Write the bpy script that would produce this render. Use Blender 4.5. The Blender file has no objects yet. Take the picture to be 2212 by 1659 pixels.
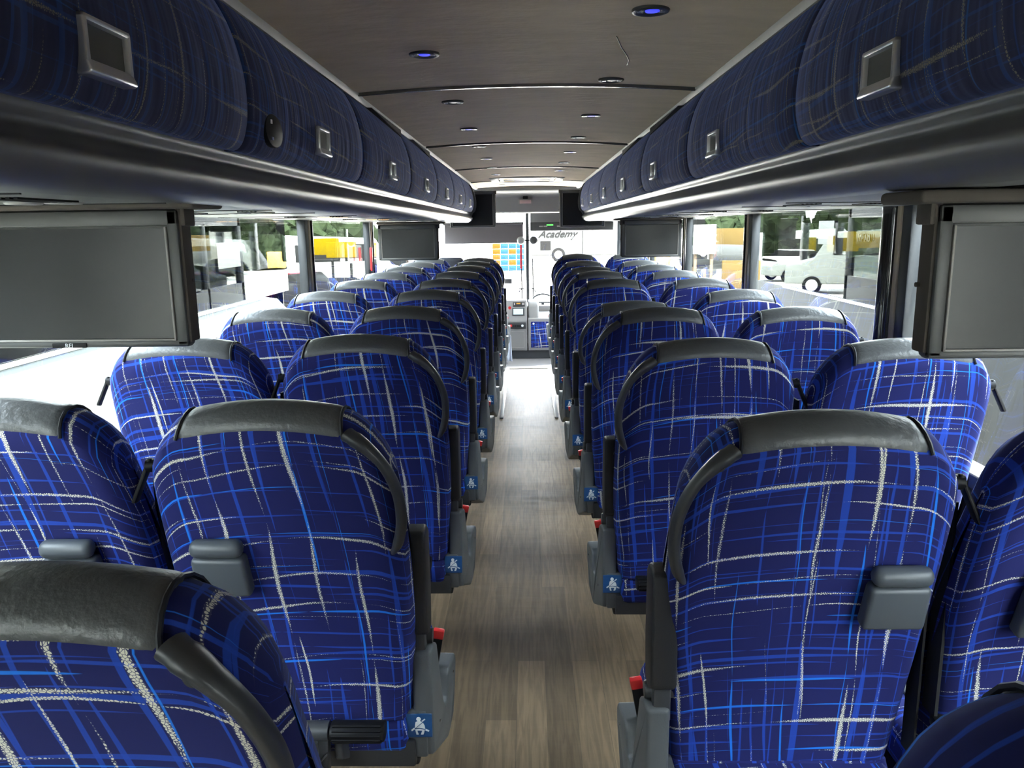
import bpy, bmesh, math, random
from mathutils import Vector, Matrix, noise
random.seed(7)
PI = math.pi
sc = bpy.context.scene
col = sc.collection

# ------------------------------------------------------------------ camera
FOC, W_, H_ = 1700.0, 2212.0, 1659.0
yaw, pitch, roll = -0.0216, 0.1968, -0.0132
Fv = Vector((math.sin(yaw) * math.cos(pitch), math.cos(yaw) * math.cos(pitch), -math.sin(pitch)))
Rv = Vector((math.cos(yaw), -math.sin(yaw), 0))
Uv = Rv.cross(Fv)
R2 = math.cos(roll) * Rv + math.sin(roll) * Uv
U2 = -math.sin(roll) * Rv + math.cos(roll) * Uv
cam = bpy.data.cameras.new('camera')
cam.sensor_fit = 'HORIZONTAL'
cam.sensor_width = 36.0
cam.lens = 36.0 * FOC / W_
cam.clip_start = 0.02
cam.clip_end = 500
camo = bpy.data.objects.new('camera', cam)
col.objects.link(camo)
camo.matrix_world = Matrix(((R2.x, U2.x, -Fv.x, 0), (R2.y, U2.y, -Fv.y, 0), (R2.z, U2.z, -Fv.z, 1.5), (0, 0, 0, 1)))
sc.camera = camo

# ------------------------------------------------------------------ light
world = bpy.data.worlds.new('world')
sc.world = world
world.use_nodes = True
wn = world.node_tree
wn.nodes.clear()
wo = wn.nodes.new('ShaderNodeOutputWorld')
bg = wn.nodes.new('ShaderNodeBackground')
tc = wn.nodes.new('ShaderNodeTexCoord')
sx = wn.nodes.new('ShaderNodeSeparateXYZ')
cr = wn.nodes.new('ShaderNodeValToRGB')
cr.color_ramp.elements[0].position = 0.0
cr.color_ramp.elements[0].color = (0.97, 0.98, 1.0, 1)
cr.color_ramp.elements[1].position = 0.8
cr.color_ramp.elements[1].color = (0.78, 0.86, 1.0, 1)
wn.links.new(tc.outputs['Generated'], sx.inputs[0])
wn.links.new(sx.outputs[2], cr.inputs[0])
wn.links.new(cr.outputs[0], bg.inputs[0])
bg.inputs[1].default_value = 6.0
wn.links.new(bg.outputs[0], wo.inputs[0])
sun = bpy.data.lights.new('sun', 'SUN')
sun.energy = 18.0
sun.angle = 0.02
sun.color = (1.0, 0.95, 0.86)
suno = bpy.data.objects.new('sun', sun)
col.objects.link(suno)
suno.location = (8, -4, 12)
suno.rotation_euler = Vector((-0.15, 0.55, -1.0)).to_track_quat('-Z', 'Y').to_euler()

sc.view_settings.view_transform = 'Standard'
sc.view_settings.look = 'None'
sc.view_settings.gamma = 1.0
sc.view_settings.use_curve_mapping = False
sc.view_settings.exposure = 2.98
sc.cycles.max_bounces = 9
sc.cycles.diffuse_bounces = 6
sc.cycles.glossy_bounces = 4
sc.cycles.transparent_max_bounces = 24
sc.cycles.transmission_bounces = 4
sc.cycles.use_denoising = True
sc.cycles.sample_clamp_indirect = 8.0
sc.cycles.caustics_reflective = False

# ------------------------------------------------------------------ node helper
class X:
    """wraps a socket so that arithmetic builds Math nodes"""
    def __init__(s, nt, sock): s.nt, s.s = nt, sock
    def op(s, o, *a):
        n = s.nt.nodes.new('ShaderNodeMath'); n.operation = o
        for i, v in enumerate((s,) + a):
            if isinstance(v, X): s.nt.links.new(v.s, n.inputs[i])
            else: n.inputs[i].default_value = v
        return X(s.nt, n.outputs[0])
    def __add__(s, b): return s.op('ADD', b)
    def __sub__(s, b): return s.op('SUBTRACT', b)
    def __mul__(s, b): return s.op('MULTIPLY', b)
    def __truediv__(s, b): return s.op('DIVIDE', b)
    def __radd__(s, b): return s + b
    def __rmul__(s, b): return s * b
    def __rsub__(s, b): return (s * -1.0) + b

def white(x, off=0.0):
    n = x.nt.nodes.new('ShaderNodeTexWhiteNoise'); n.noise_dimensions = '1D'
    y = x + off
    x.nt.links.new(y.s, n.inputs['W'])
    return X(x.nt, n.outputs['Value'])

def noise1(x, scale, off=0.0, detail=1.0):
    n = x.nt.nodes.new('ShaderNodeTexNoise'); n.noise_dimensions = '1D'
    n.inputs['Scale'].default_value = scale
    n.inputs['Detail'].default_value = detail
    y = x + off
    x.nt.links.new(y.s, n.inputs['W'])
    return X(x.nt, n.outputs['Fac'])

def sstep(d, a, b):
    n = d.nt.nodes.new('ShaderNodeMapRange'); n.interpolation_type = 'SMOOTHSTEP'
    for k, v in (('Value', d), ('From Min', a), ('From Max', b)):
        if isinstance(v, X): d.nt.links.new(v.s, n.inputs[k])
        else: n.inputs[k].default_value = v
    return X(d.nt, n.outputs[0])

def strokes(u, v, seed, period, wmax, seg, prob, wob=0.02):
    """brush strokes running along v, scattered across u; returns mask, distance ratio"""
    uw = u + (noise1(v, 3.0, seed * 3.1) - 0.5) * wob
    q = uw / period
    c = q.op('FLOOR')
    fu = q - c
    r1 = white(c, seed + 0.37)
    r2 = white(c, seed + 41.7)
    vv = v / seg + r2 * 7.0
    sg = vv.op('FLOOR')
    fv = vv - sg
    r4 = white(c * 17.31 + sg * 5.17, seed + 3.3)
    r5 = white(c * 7.77 + sg * 3.19, seed + 91.3)
    t = (fv * 2.0 - 1.0)
    taper = (1.0 - (t * t)).op('MAXIMUM', 0.0).op('SQRT')
    on = r4.op('GREATER_THAN', 1.0 - prob)
    w = (taper * taper if wmax < .0075 and wmax > .006 else taper) * on * (r5 * 0.75 + 0.25) * wmax
    d = ((fu - (r1 * 0.5 + 0.25)) * period).op('ABSOLUTE')
    return sstep(w - d, 0.0, 0.0012), (w - d) / wmax

def new_mat(name):
    m = bpy.data.materials.new(name); m.use_nodes = True
    nt = m.node_tree
    b = nt.nodes['Principled BSDF']
    return m, nt, b

def mixc(nt, fac, a, b):
    n = nt.nodes.new('ShaderNodeMix'); n.data_type = 'RGBA'
    if isinstance(fac, X): nt.links.new(fac.s, n.inputs[0])
    else: n.inputs[0].default_value = fac
    for i, v in ((6, a), (7, b)):
        if isinstance(v, (tuple, list)): n.inputs[i].default_value = (*v, 1)
        else: nt.links.new(v, n.inputs[i])
    return n.outputs[2]

def fabric_mat(name, bump=0.0, muted=False):
    m, nt, b = new_mat(name)
    uvn = nt.nodes.new('ShaderNodeUVMap'); uvn.uv_map = 'UVMap'
    s = nt.nodes.new('ShaderNodeSeparateXYZ'); nt.links.new(uvn.outputs[0], s.inputs[0])
    oi = nt.nodes.new('ShaderNodeObjectInfo')
    rnd = X(nt, oi.outputs['Random'])
    u0 = X(nt, s.outputs[0]) + rnd * 31.0
    v0 = X(nt, s.outputs[1]) + (rnd * 7.13).op('FRACT') * 23.0
    u = u0 + v0 * 0.06
    v = v0 - u0 * 0.05
    base = (0.013, 0.016, 0.108)
    blu2 = (0.018, 0.075, 0.50)
    blu3 = (0.015, 0.21, 0.85)
    crm = (0.78, 0.76, 0.64)
    if muted:      # darker, greyer copy of the seat plaid for the bin doors
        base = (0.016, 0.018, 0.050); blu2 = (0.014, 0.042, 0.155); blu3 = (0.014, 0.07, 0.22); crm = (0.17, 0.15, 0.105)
    c = base
    for (a, bb, seed, per, wm, seg, prob, colr, k) in (
            (u, v, 1.0, 0.055, 0.0080, 0.42, 0.70, blu2, 0.72),
            (v, u, 2.0, 0.050, 0.0062, 0.50, 0.75, blu2, 0.72),
            (u, v, 3.0, 0.036, 0.0040, 0.22, 0.55, blu2, 0.75),
            (v, u, 4.0, 0.032, 0.0038, 0.26, 0.55, blu2, 0.75),
            (u, v, 5.0, 0.100, 0.0034, 0.26, 0.60, blu3, 0.9),
            (v, u, 6.0, 0.110, 0.0036, 0.24, 0.60, blu3, 0.9)):
        mk, _ = strokes(a, bb, seed, per, wm, seg, prob)
        c = mixc(nt, mk * k, c, colr)
    # cream strokes built from small loops of pile
    cv = nt.nodes.new('ShaderNodeCombineXYZ')
    nt.links.new((u * 240.0).s, cv.inputs[0]); nt.links.new((v * 240.0).s, cv.inputs[1])
    vo = nt.nodes.new('ShaderNodeTexVoronoi'); vo.voronoi_dimensions = '2D'; vo.feature = 'DISTANCE_TO_EDGE'
    vo.inputs['Scale'].default_value = 1.0
    nt.links.new(cv.outputs[0], vo.inputs['Vector'])
    ve = X(nt, vo.outputs['Distance'])
    for (a, bb, seed, per, wm, seg, prob) in (
            (u, v, 7.0, 0.075, 0.0072, 0.30, 0.62), (v, u, 8.0, 0.078, 0.0066, 0.36, 0.72),
            (u, v, 9.0, 0.105, 0.0036, 0.20, 0.55), (v, u, 10.0, 0.115, 0.0036, 0.24, 0.60)):
        mk, dr = strokes(a, bb, seed, per, wm, seg, prob, 0.025)
        # the wider a stroke, the denser its loops
        thr = (dr * -0.55 + 0.36).op('MAXIMUM', 0.07)
        st = sstep(ve - thr, -0.05, 0.05)
        c = mixc(nt, mk * (st * 0.92 + 0.05), c, crm)
    nt.links.new(c, b.inputs['Base Color'])
    b.inputs['Roughness'].default_value = 0.85
    b.inputs['Specular IOR Level'].default_value = 0.25
    b.inputs['Sheen Weight'].default_value = 0.25
    b.inputs['Sheen Roughness'].default_value = 0.4
    b.inputs['Sheen Tint'].default_value = (0.35, 0.45, 1.0, 1)
    if bump:
        n = nt.nodes.new('ShaderNodeTexNoise'); n.inputs['Scale'].default_value = 9.0
        mp = nt.nodes.new('ShaderNodeMapping'); mp.inputs['Scale'].default_value = (2.6, 0.35, 1.0)
        nt.links.new(uvn.outputs[0], mp.inputs[0]); nt.links.new(mp.outputs[0], n.inputs['Vector'])
        bp = nt.nodes.new('ShaderNodeBump'); bp.inputs['Strength'].default_value = bump
        bp.inputs['Distance'].default_value = 0.01
        nt.links.new(n.outputs['Fac'], bp.inputs['Height']); nt.links.new(bp.outputs[0], b.inputs['Normal'])
    return m

def mat(name, c, r=0.5, metal=0.0, spec=0.5, noise_s=0, noise_k=0.0, bump=0.0, bump_s=200, emit=None, es=0, coat=0.0, stretch=None):
    m, nt, b = new_mat(name)
    b.inputs['Base Color'].default_value = (*c, 1)
    b.inputs['Roughness'].default_value = r
    b.inputs['Metallic'].default_value = metal
    b.inputs['Specular IOR Level'].default_value = spec
    b.inputs['Coat Weight'].default_value = coat
    if noise_k or bump:
        g = nt.nodes.new('ShaderNodeTexCoord')
        mp = nt.nodes.new('ShaderNodeMapping')
        if stretch: mp.inputs['Scale'].default_value = stretch
        nt.links.new(g.outputs['Object'], mp.inputs[0])
    if noise_k:
        n = nt.nodes.new('ShaderNodeTexNoise'); n.inputs['Scale'].default_value = noise_s; n.inputs['Detail'].default_value = 5
        nt.links.new(mp.outputs[0], n.inputs['Vector'])
        f = X(nt, n.outputs['Fac']) * (2 * noise_k) + (0.5 - noise_k)
        o = mixc(nt, f, tuple(max(0, v * (1 - noise_k)) for v in c), tuple(v * (1 + noise_k) for v in c))
        nt.links.new(o, b.inputs['Base Color'])
    if bump:
        n = nt.nodes.new('ShaderNodeTexNoise'); n.inputs['Scale'].default_value = bump_s; n.inputs['Detail'].default_value = 4
        nt.links.new(mp.outputs[0], n.inputs['Vector'])
        bp = nt.nodes.new('ShaderNodeBump'); bp.inputs['Strength'].default_value = bump; bp.inputs['Distance'].default_value = 0.004
        nt.links.new(n.outputs['Fac'], bp.inputs['Height']); nt.links.new(bp.outputs[0], b.inputs['Normal'])
    if emit:
        b.inputs['Emission Color'].default_value = (*emit, 1); b.inputs['Emission Strength'].default_value = es
    return m

def glass_mat(name, tint, gl=1.0, rough=0.0):
    m = bpy.data.materials.new(name); m.use_nodes = True
    nt = m.node_tree; nt.nodes.clear()
    o = nt.nodes.new('ShaderNodeOutputMaterial'); t = nt.nodes.new('ShaderNodeBsdfTransparent')
    g = nt.nodes.new('ShaderNodeBsdfGlossy'); mx = nt.nodes.new('ShaderNodeMixShader'); 
    t.inputs[0].default_value = (*tint, 1); g.inputs['Roughness'].default_value = rough
    g.inputs[0].default_value = (gl, gl, gl, 1); 
    lw = nt.nodes.new('ShaderNodeLayerWeight')
    fc = X(nt, lw.outputs['Facing'])
    fr = fc.op('POWER', 5.0) * 0.9 + 0.035
    nt.links.new(fr.s, mx.inputs[0]); nt.links.new(t.outputs[0], mx.inputs[1]); nt.links.new(g.outputs[0], mx.inputs[2])
    nt.links.new(mx.outputs[0], o.inputs[0])
    return m

def floor_mat():
    m, nt, b = new_mat('vinyl_planks')
    g = nt.nodes.new('ShaderNodeTexCoord')
    mp = nt.nodes.new('ShaderNodeMapping'); mp.inputs['Rotation'].default_value = (0, 0, PI / 2)
    mp.inputs['Location'].default_value = (0.35, 0.047, 0)
    nt.links.new(g.outputs['Object'], mp.inputs[0])
    br = nt.nodes.new('ShaderNodeTexBrick')
    br.offset = 0.37; br.inputs['Scale'].default_value = 1.0
    br.inputs['Brick Width'].default_value = 0.92; br.inputs['Row Height'].default_value = 0.095
    br.inputs['Mortar Size'].default_value = 0.0008; br.inputs['Bias'].default_value = 0.0
    br.inputs['Color1'].default_value = (0.245, 0.175, 0.108, 1); br.inputs['Color2'].default_value = (0.14, 0.10, 0.062, 1)
    br.inputs['Mortar'].default_value = (0.12, 0.09, 0.06, 1)
    nt.links.new(mp.outputs[0], br.inputs['Vector'])
    m2 = nt.nodes.new('ShaderNodeMapping'); m2.inputs['Scale'].default_value = (42, 2.6, 1)
    nt.links.new(g.outputs['Object'], m2.inputs[0])
    n = nt.nodes.new('ShaderNodeTexNoise'); n.inputs['Scale'].default_value = 1.6; n.inputs['Detail'].default_value = 8
    n.inputs['Distortion'].default_value = 0.8
    nt.links.new(m2.outputs[0], n.inputs['Vector'])
    f = sstep(X(nt, n.outputs['Fac']), 0.35, 0.65)
    mm = nt.nodes.new('ShaderNodeMix'); mm.data_type = 'RGBA'; mm.blend_type = 'MULTIPLY'
    mm.inputs[0].default_value = 0.75
    nt.links.new(br.outputs['Color'], mm.inputs[6])
    o = mixc(nt, f, (0.72, 0.70, 0.68), (1.22, 1.2, 1.16))
    nt.links.new(o, mm.inputs[7])
    nt.links.new(mm.outputs[2], b.inputs['Base Color'])
    n2 = nt.nodes.new('ShaderNodeTexNoise'); n2.inputs['Scale'].default_value = 6; n2.inputs['Detail'].default_value = 5
    m3 = nt.nodes.new('ShaderNodeMapping'); m3.inputs['Scale'].default_value = (1, 4, 1)
    nt.links.new(g.outputs['Object'], m3.inputs[0]); nt.links.new(m3.outputs[0], n2.inputs['Vector'])
    rr = X(nt, n2.outputs['Fac']) * 0.25 + 0.38
    nt.links.new(rr.s, b.inputs['Roughness'])
    bp = nt.nodes.new('ShaderNodeBump'); bp.inputs['Strength'].default_value = 0.25; bp.inputs['Distance'].default_value = 0.004
    nt.links.new(n2.outputs['Fac'], bp.inputs['Height']); nt.links.new(bp.outputs[0], b.inputs['Normal'])
    b.inputs['Specular IOR Level'].default_value = 0.4
    return m

M = {
    'fabric': fabric_mat('plaid_velour'),
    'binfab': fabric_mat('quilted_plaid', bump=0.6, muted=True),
    'leather': mat('grey_leather', (0.085, 0.088, 0.09), 0.36, noise_s=14, noise_k=0.18, bump=0.5, bump_s=75),
    'piping': mat('black_piping', (0.015, 0.016, 0.02), 0.4),
    'handle': mat('charcoal_plastic', (0.045, 0.047, 0.05), 0.38),
    'armpad': mat('black_soft_plastic', (0.022, 0.022, 0.023), 0.45, bump=0.15, bump_s=500),
    'panel': mat('grey_plastic', (0.105, 0.112, 0.115), 0.38, bump=0.1, bump_s=600),
    'traygrey': mat('slate_plastic', (0.075, 0.085, 0.095), 0.42),
    'black': mat('black_plastic', (0.006, 0.006, 0.007), 0.5, spec=0.2),
    'webbing': mat('black_webbing', (0.008, 0.008, 0.009), 0.8),
    'steel': mat('brushed_steel', (0.35, 0.35, 0.34), 0.35, metal=1.0),
    'chrome': mat('satin_chrome', (0.62, 0.63, 0.66), 0.28, metal=0.85),
    'cup': mat('dark_cup', (0.10, 0.105, 0.10), 0.3, metal=0.4),
    'blue': mat('sticker_blue', (0.012, 0.075, 0.22), 0.35),
    'white': mat('white_print', (0.75, 0.78, 0.8), 0.5),
    'red': mat('red_plastic', (0.65, 0.03, 0.03), 0.35),
    'floor': floor_mat(),
    'ceil': mat('ceiling_carpet', (0.62, 0.51, 0.395), 0.95, spec=0.1, noise_s=5, noise_k=0.3, bump=1.0, bump_s=16, stretch=(1, 2.2, 1)),
    'ctrim': mat('pale_trim', (0.32, 0.30, 0.28), 0.5),
    'seam': mat('seam_strip', (0.12, 0.115, 0.11), 0.22, spec=0.8),
    'mold': mat('rack_grey', (0.12, 0.118, 0.118), 0.34, spec=0.6),
    'under': mat('pale_grey_panel', (0.26, 0.265, 0.255), 0.35),
    'dark': mat('dark_grey', (0.03, 0.031, 0.033), 0.5),
    'wall': mat('grey_wall', (0.13, 0.13, 0.13), 0.7),
    'gasket': mat('window_gasket', (0.022, 0.025, 0.028), 0.4),
    'cream': mat('cream_strip', (0.55, 0.44, 0.30), 0.5),
    'pipe': mat('glossy_black_pipe', (0.02, 0.017, 0.016), 0.12, coat=0.5),
    'glass': glass_mat('window_glass', (0.80, 0.84, 0.83)),
    'wsglass': glass_mat('windshield_glass', (0.93, 0.95, 0.95)),
    'monitor': mat('monitor_grey', (0.075, 0.076, 0.074), 0.45),
    'suede': mat('taupe_suede', (0.085, 0.073, 0.062), 0.95, noise_s=20, noise_k=0.3),
    'screen': mat('screen_black', (0.012, 0.013, 0.014), 0.3, spec=0.32),
    'led': mat('blue_led', (0.04, 0.05, 0.6), 0.4, emit=(0.05, 0.06, 1.0), es=0.14),
    'ledoff': mat('lens_off', (0.35, 0.34, 0.33), 0.3),
    'amber': mat('amber_lamp', (0.9, 0.5, 0.2), 0.4, emit=(1.0, 0.55, 0.2), es=0.3),
    'dash': mat('dash_grey', (0.22, 0.21, 0.205), 0.55),
    'lcd': mat('lcd', (0.3, 0.4, 0.42), 0.3, emit=(0.55, 0.75, 0.8), es=0.1),
    'orange': mat('orange', (0.75, 0.33, 0.03), 0.5),
    'cloth': mat('white_cloth', (0.6, 0.64, 0.72), 0.9),
    'blind': mat('roller_blind', (0.075, 0.068, 0.075), 0.8),
    'blind2': mat('pale_blind', (0.22, 0.22, 0.23), 0.8),
    'concrete': mat('concrete', (0.52, 0.49, 0.44), 0.9, spec=0.0, noise_s=0.6, noise_k=0.2),
    'buswhite': mat('white_bus_paint', (0.17, 0.182, 0.172), 0.5, spec=0.08, noise_s=1.5, noise_k=0.04),  # white and grey bus paints are darkened in colour to offset outdoor brightness
    'busgrey': mat('grey_bus_paint', (0.026, 0.027, 0.027), 0.6, spec=0.03, noise_s=1.5, noise_k=0.1),
    'tint': glass_mat('tinted_bus_glass', (0.16, 0.18, 0.175)),
    'seatdark': mat('dark_seat', (0.02, 0.022, 0.03), 0.7),
    'farwhite': mat('far_bus_paint', (0.03, 0.031, 0.031), 0.7, spec=0.0),  # white painted far darker so bright outdoor light leaves the lettering readable
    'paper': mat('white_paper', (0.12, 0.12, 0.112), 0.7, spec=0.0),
    'yellow': mat('yellow_paint', (0.05, 0.034, 0.001), 0.5, spec=0.0),  # yellow, tan, red, leaf and crate colours darkened to offset outdoor light
    'tan': mat('tan_board', (0.05, 0.034, 0.013), 0.7, spec=0.0, noise_s=5, noise_k=0.2),
    'carred': mat('car_red', (0.05, 0.001, 0.002), 0.4, spec=0.1),
    'tyre': mat('tyre', (0.006, 0.006, 0.006), 0.8, spec=0.0),
    'leaf': mat('foliage', (0.011, 0.0155, 0.008), 0.8, spec=0.0, noise_s=3, noise_k=0.5),
    'bark': mat('bark', (0.09, 0.065, 0.045), 0.9, spec=0.0, noise_s=8, noise_k=0.3),
    'cratebl': mat('crate_blue', (0.006, 0.018, 0.07), 0.5, spec=0.0),
    'crateor': mat('crate_orange', (0.06, 0.015, 0.003), 0.5, spec=0.0),
    'pinkish': mat('pink_lens', (0.5, 0.33, 0.33), 0.4),
    'nose': mat('step_nosing', (0.55, 0.5, 0.4), 0.5),
    'aislestrip': mat('aluminium_strip', (0.5, 0.5, 0.5), 0.4, metal=0.5),
    'lowfloor': mat('lower_floor', (0.16, 0.145, 0.14), 0.6),
}

# ------------------------------------------------------------------ mesh helper
class MB:
    def __init__(s):
        s.bm = bmesh.new()
        s.uv = s.bm.loops.layers.uv.new('UVMap')
    def _merge(s, b2, smooth):
        uv2 = b2.loops.layers.uv.active
        vm = {}
        b2.verts.index_update()
        for v in b2.verts: vm[v.index] = s.bm.verts.new(v.co)
        for f in b2.faces:
            try: nf = s.bm.faces.new([vm[v.index] for v in f.verts])
            except ValueError: continue
            nf.smooth = smooth
            n = f.normal
            if n.length < 1e-9: f.normal_update(); n = f.normal
            ax = max(range(3), key=lambda i: abs(n[i]))
            for a, l in zip(f.loops, nf.loops):
                if uv2: l[s.uv].uv = a[uv2].uv
                else:
                    c = a.vert.co
                    l[s.uv].uv = ((c.y, c.z), (c.x, c.z), (c.x, c.y))[ax]
        b2.free()
    def box(s, x0, x1, y0, y1, z0, z1, bev=0.0, seg=2, mat=None, smooth=None):
        b = bmesh.new()
        vs = [b.verts.new((x, y, z)) for x in (x0, x1) for y in (y0, y1) for z in (z0, z1)]
        for q in ((0, 1, 3, 2), (4, 6, 7, 5), (0, 4, 5, 1), (2, 3, 7, 6), (0, 2, 6, 4), (1, 5, 7, 3)):
            b.faces.new([vs[i] for i in q])
        if bev > 0:
            bmesh.ops.bevel(b, geom=list(b.edges), offset=bev, segments=seg, affect='EDGES', profile=0.5)
        if mat: b.transform(mat)
        b.normal_update()
        s._merge(b, (bev > 0) if smooth is None else smooth)
        return s
    def prism(s, pts, axis, a0, a1, bev=0.0, seg=2, mat=None, smooth=None):
        """polygon pts (2D) extruded along axis from a0 to a1; 2D plane: X->(y,z) Y->(x,z) Z->(x,y)"""
        b = bmesh.new()
        def P(p, a): return {'X': (a, p[0], p[1]), 'Y': (p[0], a, p[1]), 'Z': (p[0], p[1], a)}[axis]
        A = [b.verts.new(P(p, a0)) for p in pts]; B = [b.verts.new(P(p, a1)) for p in pts]
        n = len(pts)
        b.faces.new(A); b.faces.new(B[::-1])
        for i in range(n): b.faces.new((A[i], B[i], B[(i + 1) % n], A[(i + 1) % n]))
        bmesh.ops.recalc_face_normals(b, faces=b.faces)
        if bev > 0:
            bmesh.ops.bevel(b, geom=list(b.edges), offset=bev, segments=seg, affect='EDGES', profile=0.5, clamp_overlap=True)
        if mat: b.transform(mat)
        b.normal_update()
        s._merge(b, (bev > 0) if smooth is None else smooth)
        return s
    def tube(s, pts, r, n=10, flat=1.0, up=None, closed=False):
        """tube along 3D pts, r scalar or list; flat squashes one cross axis"""
        pts = [Vector(p) for p in pts]
        rs = r if isinstance(r, (list, tuple)) else [r] * len(pts)
        rings = []
        prev = None
        L = len(pts)
        for i, p in enumerate(pts):
            if closed: t = pts[(i + 1) % L] - pts[i - 1]
            else: t = (pts[min(i + 1, L - 1)] - pts[max(i - 1, 0)])
            t.normalize()
            ref = Vector(up) if up else (prev if prev else (Vector((0, 0, 1)) if abs(t.z) < 0.9 else Vector((0, 1, 0))))
            a = ref - t * ref.dot(t)
            if a.length < 1e-6: a = t.orthogonal()
            a.normalize(); bvec = t.cross(a)
            prev = a
            rings.append([s.bm.verts.new(p + a * math.cos(2 * PI * k / n) * rs[i] + bvec * math.sin(2 * PI * k / n) * rs[i] * flat) for k in range(n)])
        fs = []
        m = L if closed else L - 1
        for i in range(m):
            A, B = rings[i], rings[(i + 1) % L]
            for k in range(n):
                fs.append(s.bm.faces.new((A[k], A[(k + 1) % n], B[(k + 1) % n], B[k])))
        if not closed:
            fs.append(s.bm.faces.new(rings[0][::-1])); fs.append(s.bm.faces.new(rings[-1]))
        for f in fs:
            f.smooth = True
            for l in f.loops:
                c = l.vert.co; l[s.uv].uv = (c.x + c.y, c.z)
        return s
    def cyl(s, p0, p1, r, n=20, r1=None):
        p0, p1 = Vector(p0), Vector(p1)
        return s.tube([p0, p1], [r, r if r1 is None else r1], n)
    def lathe(s, prof, c, axis='Z', n=24):
        """prof: list of (r, h) revolved about axis through c"""
        c = Vector(c)
        rings = []
        for (r, h) in prof:
            ring = []
            for k in range(n):
                a = 2 * PI * k / n
                ca, sa = r * math.cos(a), r * math.sin(a)
                v = {'Z': (ca, sa, h), 'Y': (ca, h, sa), 'X': (h, ca, sa)}[axis]
                ring.append(s.bm.verts.new(c + Vector(v)))
            rings.append(ring)
        for i in range(len(rings) - 1):
            for k in range(n):
                f = s.bm.faces.new((rings[i][k], rings[i][(k + 1) % n], rings[i + 1][(k + 1) % n], rings[i + 1][k])); f.smooth = True
        s.bm.faces.new(rings[0][::-1]); s.bm.faces.new(rings[-1])
        return s
    def grid(s, fn, nu, nv, uvfn=None, closed_v=False, smooth=True):
        vs = [[s.bm.verts.new(fn(i / (nu - 1), j / (nv - 1) if not closed_v else j / nv)) for j in range(nv)] for i in range(nu)]
        for i in range(nu - 1):
            for j in range(nv if closed_v else nv - 1):
                j2 = (j + 1) % nv
                q = (vs[i][j], vs[i + 1][j], vs[i + 1][j2], vs[i][j2])
                if len({id(x) for x in q}) < 4: continue
                f = s.bm.faces.new(q); f.smooth = smooth
                if uvfn:
                    jj2 = j + 1
                    for l, (a, b_) in zip(f.loops, ((i, j), (i + 1, j), (i + 1, jj2), (i, jj2))):
                        l[s.uv].uv = uvfn(a, b_)
        return vs
    def build(s, name, m, parent=None, recalc=True, weld=False):
        if weld: bmesh.ops.remove_doubles(s.bm, verts=s.bm.verts, dist=1e-5)
        if recalc: bmesh.ops.recalc_face_normals(s.bm, faces=s.bm.faces)
        me = bpy.data.meshes.new(name)
        s.bm.to_mesh(me); s.bm.free()
        me.materials.append(m)
        try: me.set_sharp_from_angle(angle=0.75)
        except Exception: pass
        o = bpy.data.objects.new(name, me)
        col.objects.link(o)
        if parent: o.parent = parent
        return o

def tag(o, label=None, cat=None, group=None, kind=None):
    if label: o['label'] = label
    if cat: o['category'] = cat
    if group: o['group'] = group
    if kind: o['kind'] = kind
    return o

def thing(name, label, cat, loc=(0, 0, 0), group=None):
    o = bpy.data.objects.new(name, None); col.objects.link(o)
    o.location = loc; o.empty_display_size = 0.1
    return tag(o, label, cat, group)

def to_mesh(o):
    dg = bpy.context.evaluated_depsgraph_get()
    me = bpy.data.meshes.new_from_object(o.evaluated_get(dg))
    n = bpy.data.objects.new('x', me); col.objects.link(n)
    n.matrix_local = o.matrix_basis.copy(); n.location = o.location; n.rotation_euler = o.rotation_euler
    nm = o.name; bpy.data.objects.remove(o); n.name = nm
    return n

def copy_tree(o, parent=None):
    c = o.copy(); col.objects.link(c)
    if parent: c.parent = parent
    for ch in [x for x in bpy.data.objects if x.parent == o]:
        copy_tree(ch, c)
    return c

def struct(name, mb, m, recalc=True):
    return tag(mb.build(name, m, recalc=recalc), kind='structure')

def smoothpath(pts, n=6):
    """catmull-rom through pts"""
    P = [Vector(p) for p in pts]
    out = []
    for i in range(len(P) - 1):
        p0 = P[max(i - 1, 0)]; p1 = P[i]; p2 = P[i + 1]; p3 = P[min(i + 2, len(P) - 1)]
        for k in range(n):
            t = k / n
            out.append(0.5 * ((2 * p1) + (p2 - p0) * t + (2 * p0 - 5 * p1 + 4 * p2 - p3) * t * t + (3 * p1 - p0 - 3 * p2 + p3) * t ** 3))
    out.append(P[-1])
    return out

# ------------------------------------------------------------------ the setting
FRONT = 11.0
ZF0 = -0.2            # cockpit floor
b = MB(); b.box(-1.27, 1.27, -1.7, 8.42, -0.06, 0.0); struct('floor', b, M['floor'])
b = MB(); b.box(-1.27, 1.27, 8.44, FRONT, ZF0 - 0.05, ZF0); struct('floor', b, M['lowfloor'])
b = MB(); b.prism([(-1.0, 8.44), (-1.0, 8.75), (0.3, 9.2), (1.0, 9.2), (1.0, 8.44)], 'Z', ZF0, ZF0 + 0.10, bev=0.01)
struct('trim_1', b, M['lowfloor'])
b = MB(); b.box(-0.235, 0.235, 8.34, 8.46, -0.03, 0.006, bev=0.003); struct('trim_2', b, M['nose'])
for i, sx_ in enumerate((-1, 1)):
    b = MB(); b.box(min(sx_ * .205, sx_ * .235), max(sx_ * .205, sx_ * .235), 6.1, 8.34, 0, 0.012, bev=0.004)
    struct('trim_%d' % (3 + i), b, M['aislestrip'])
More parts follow.
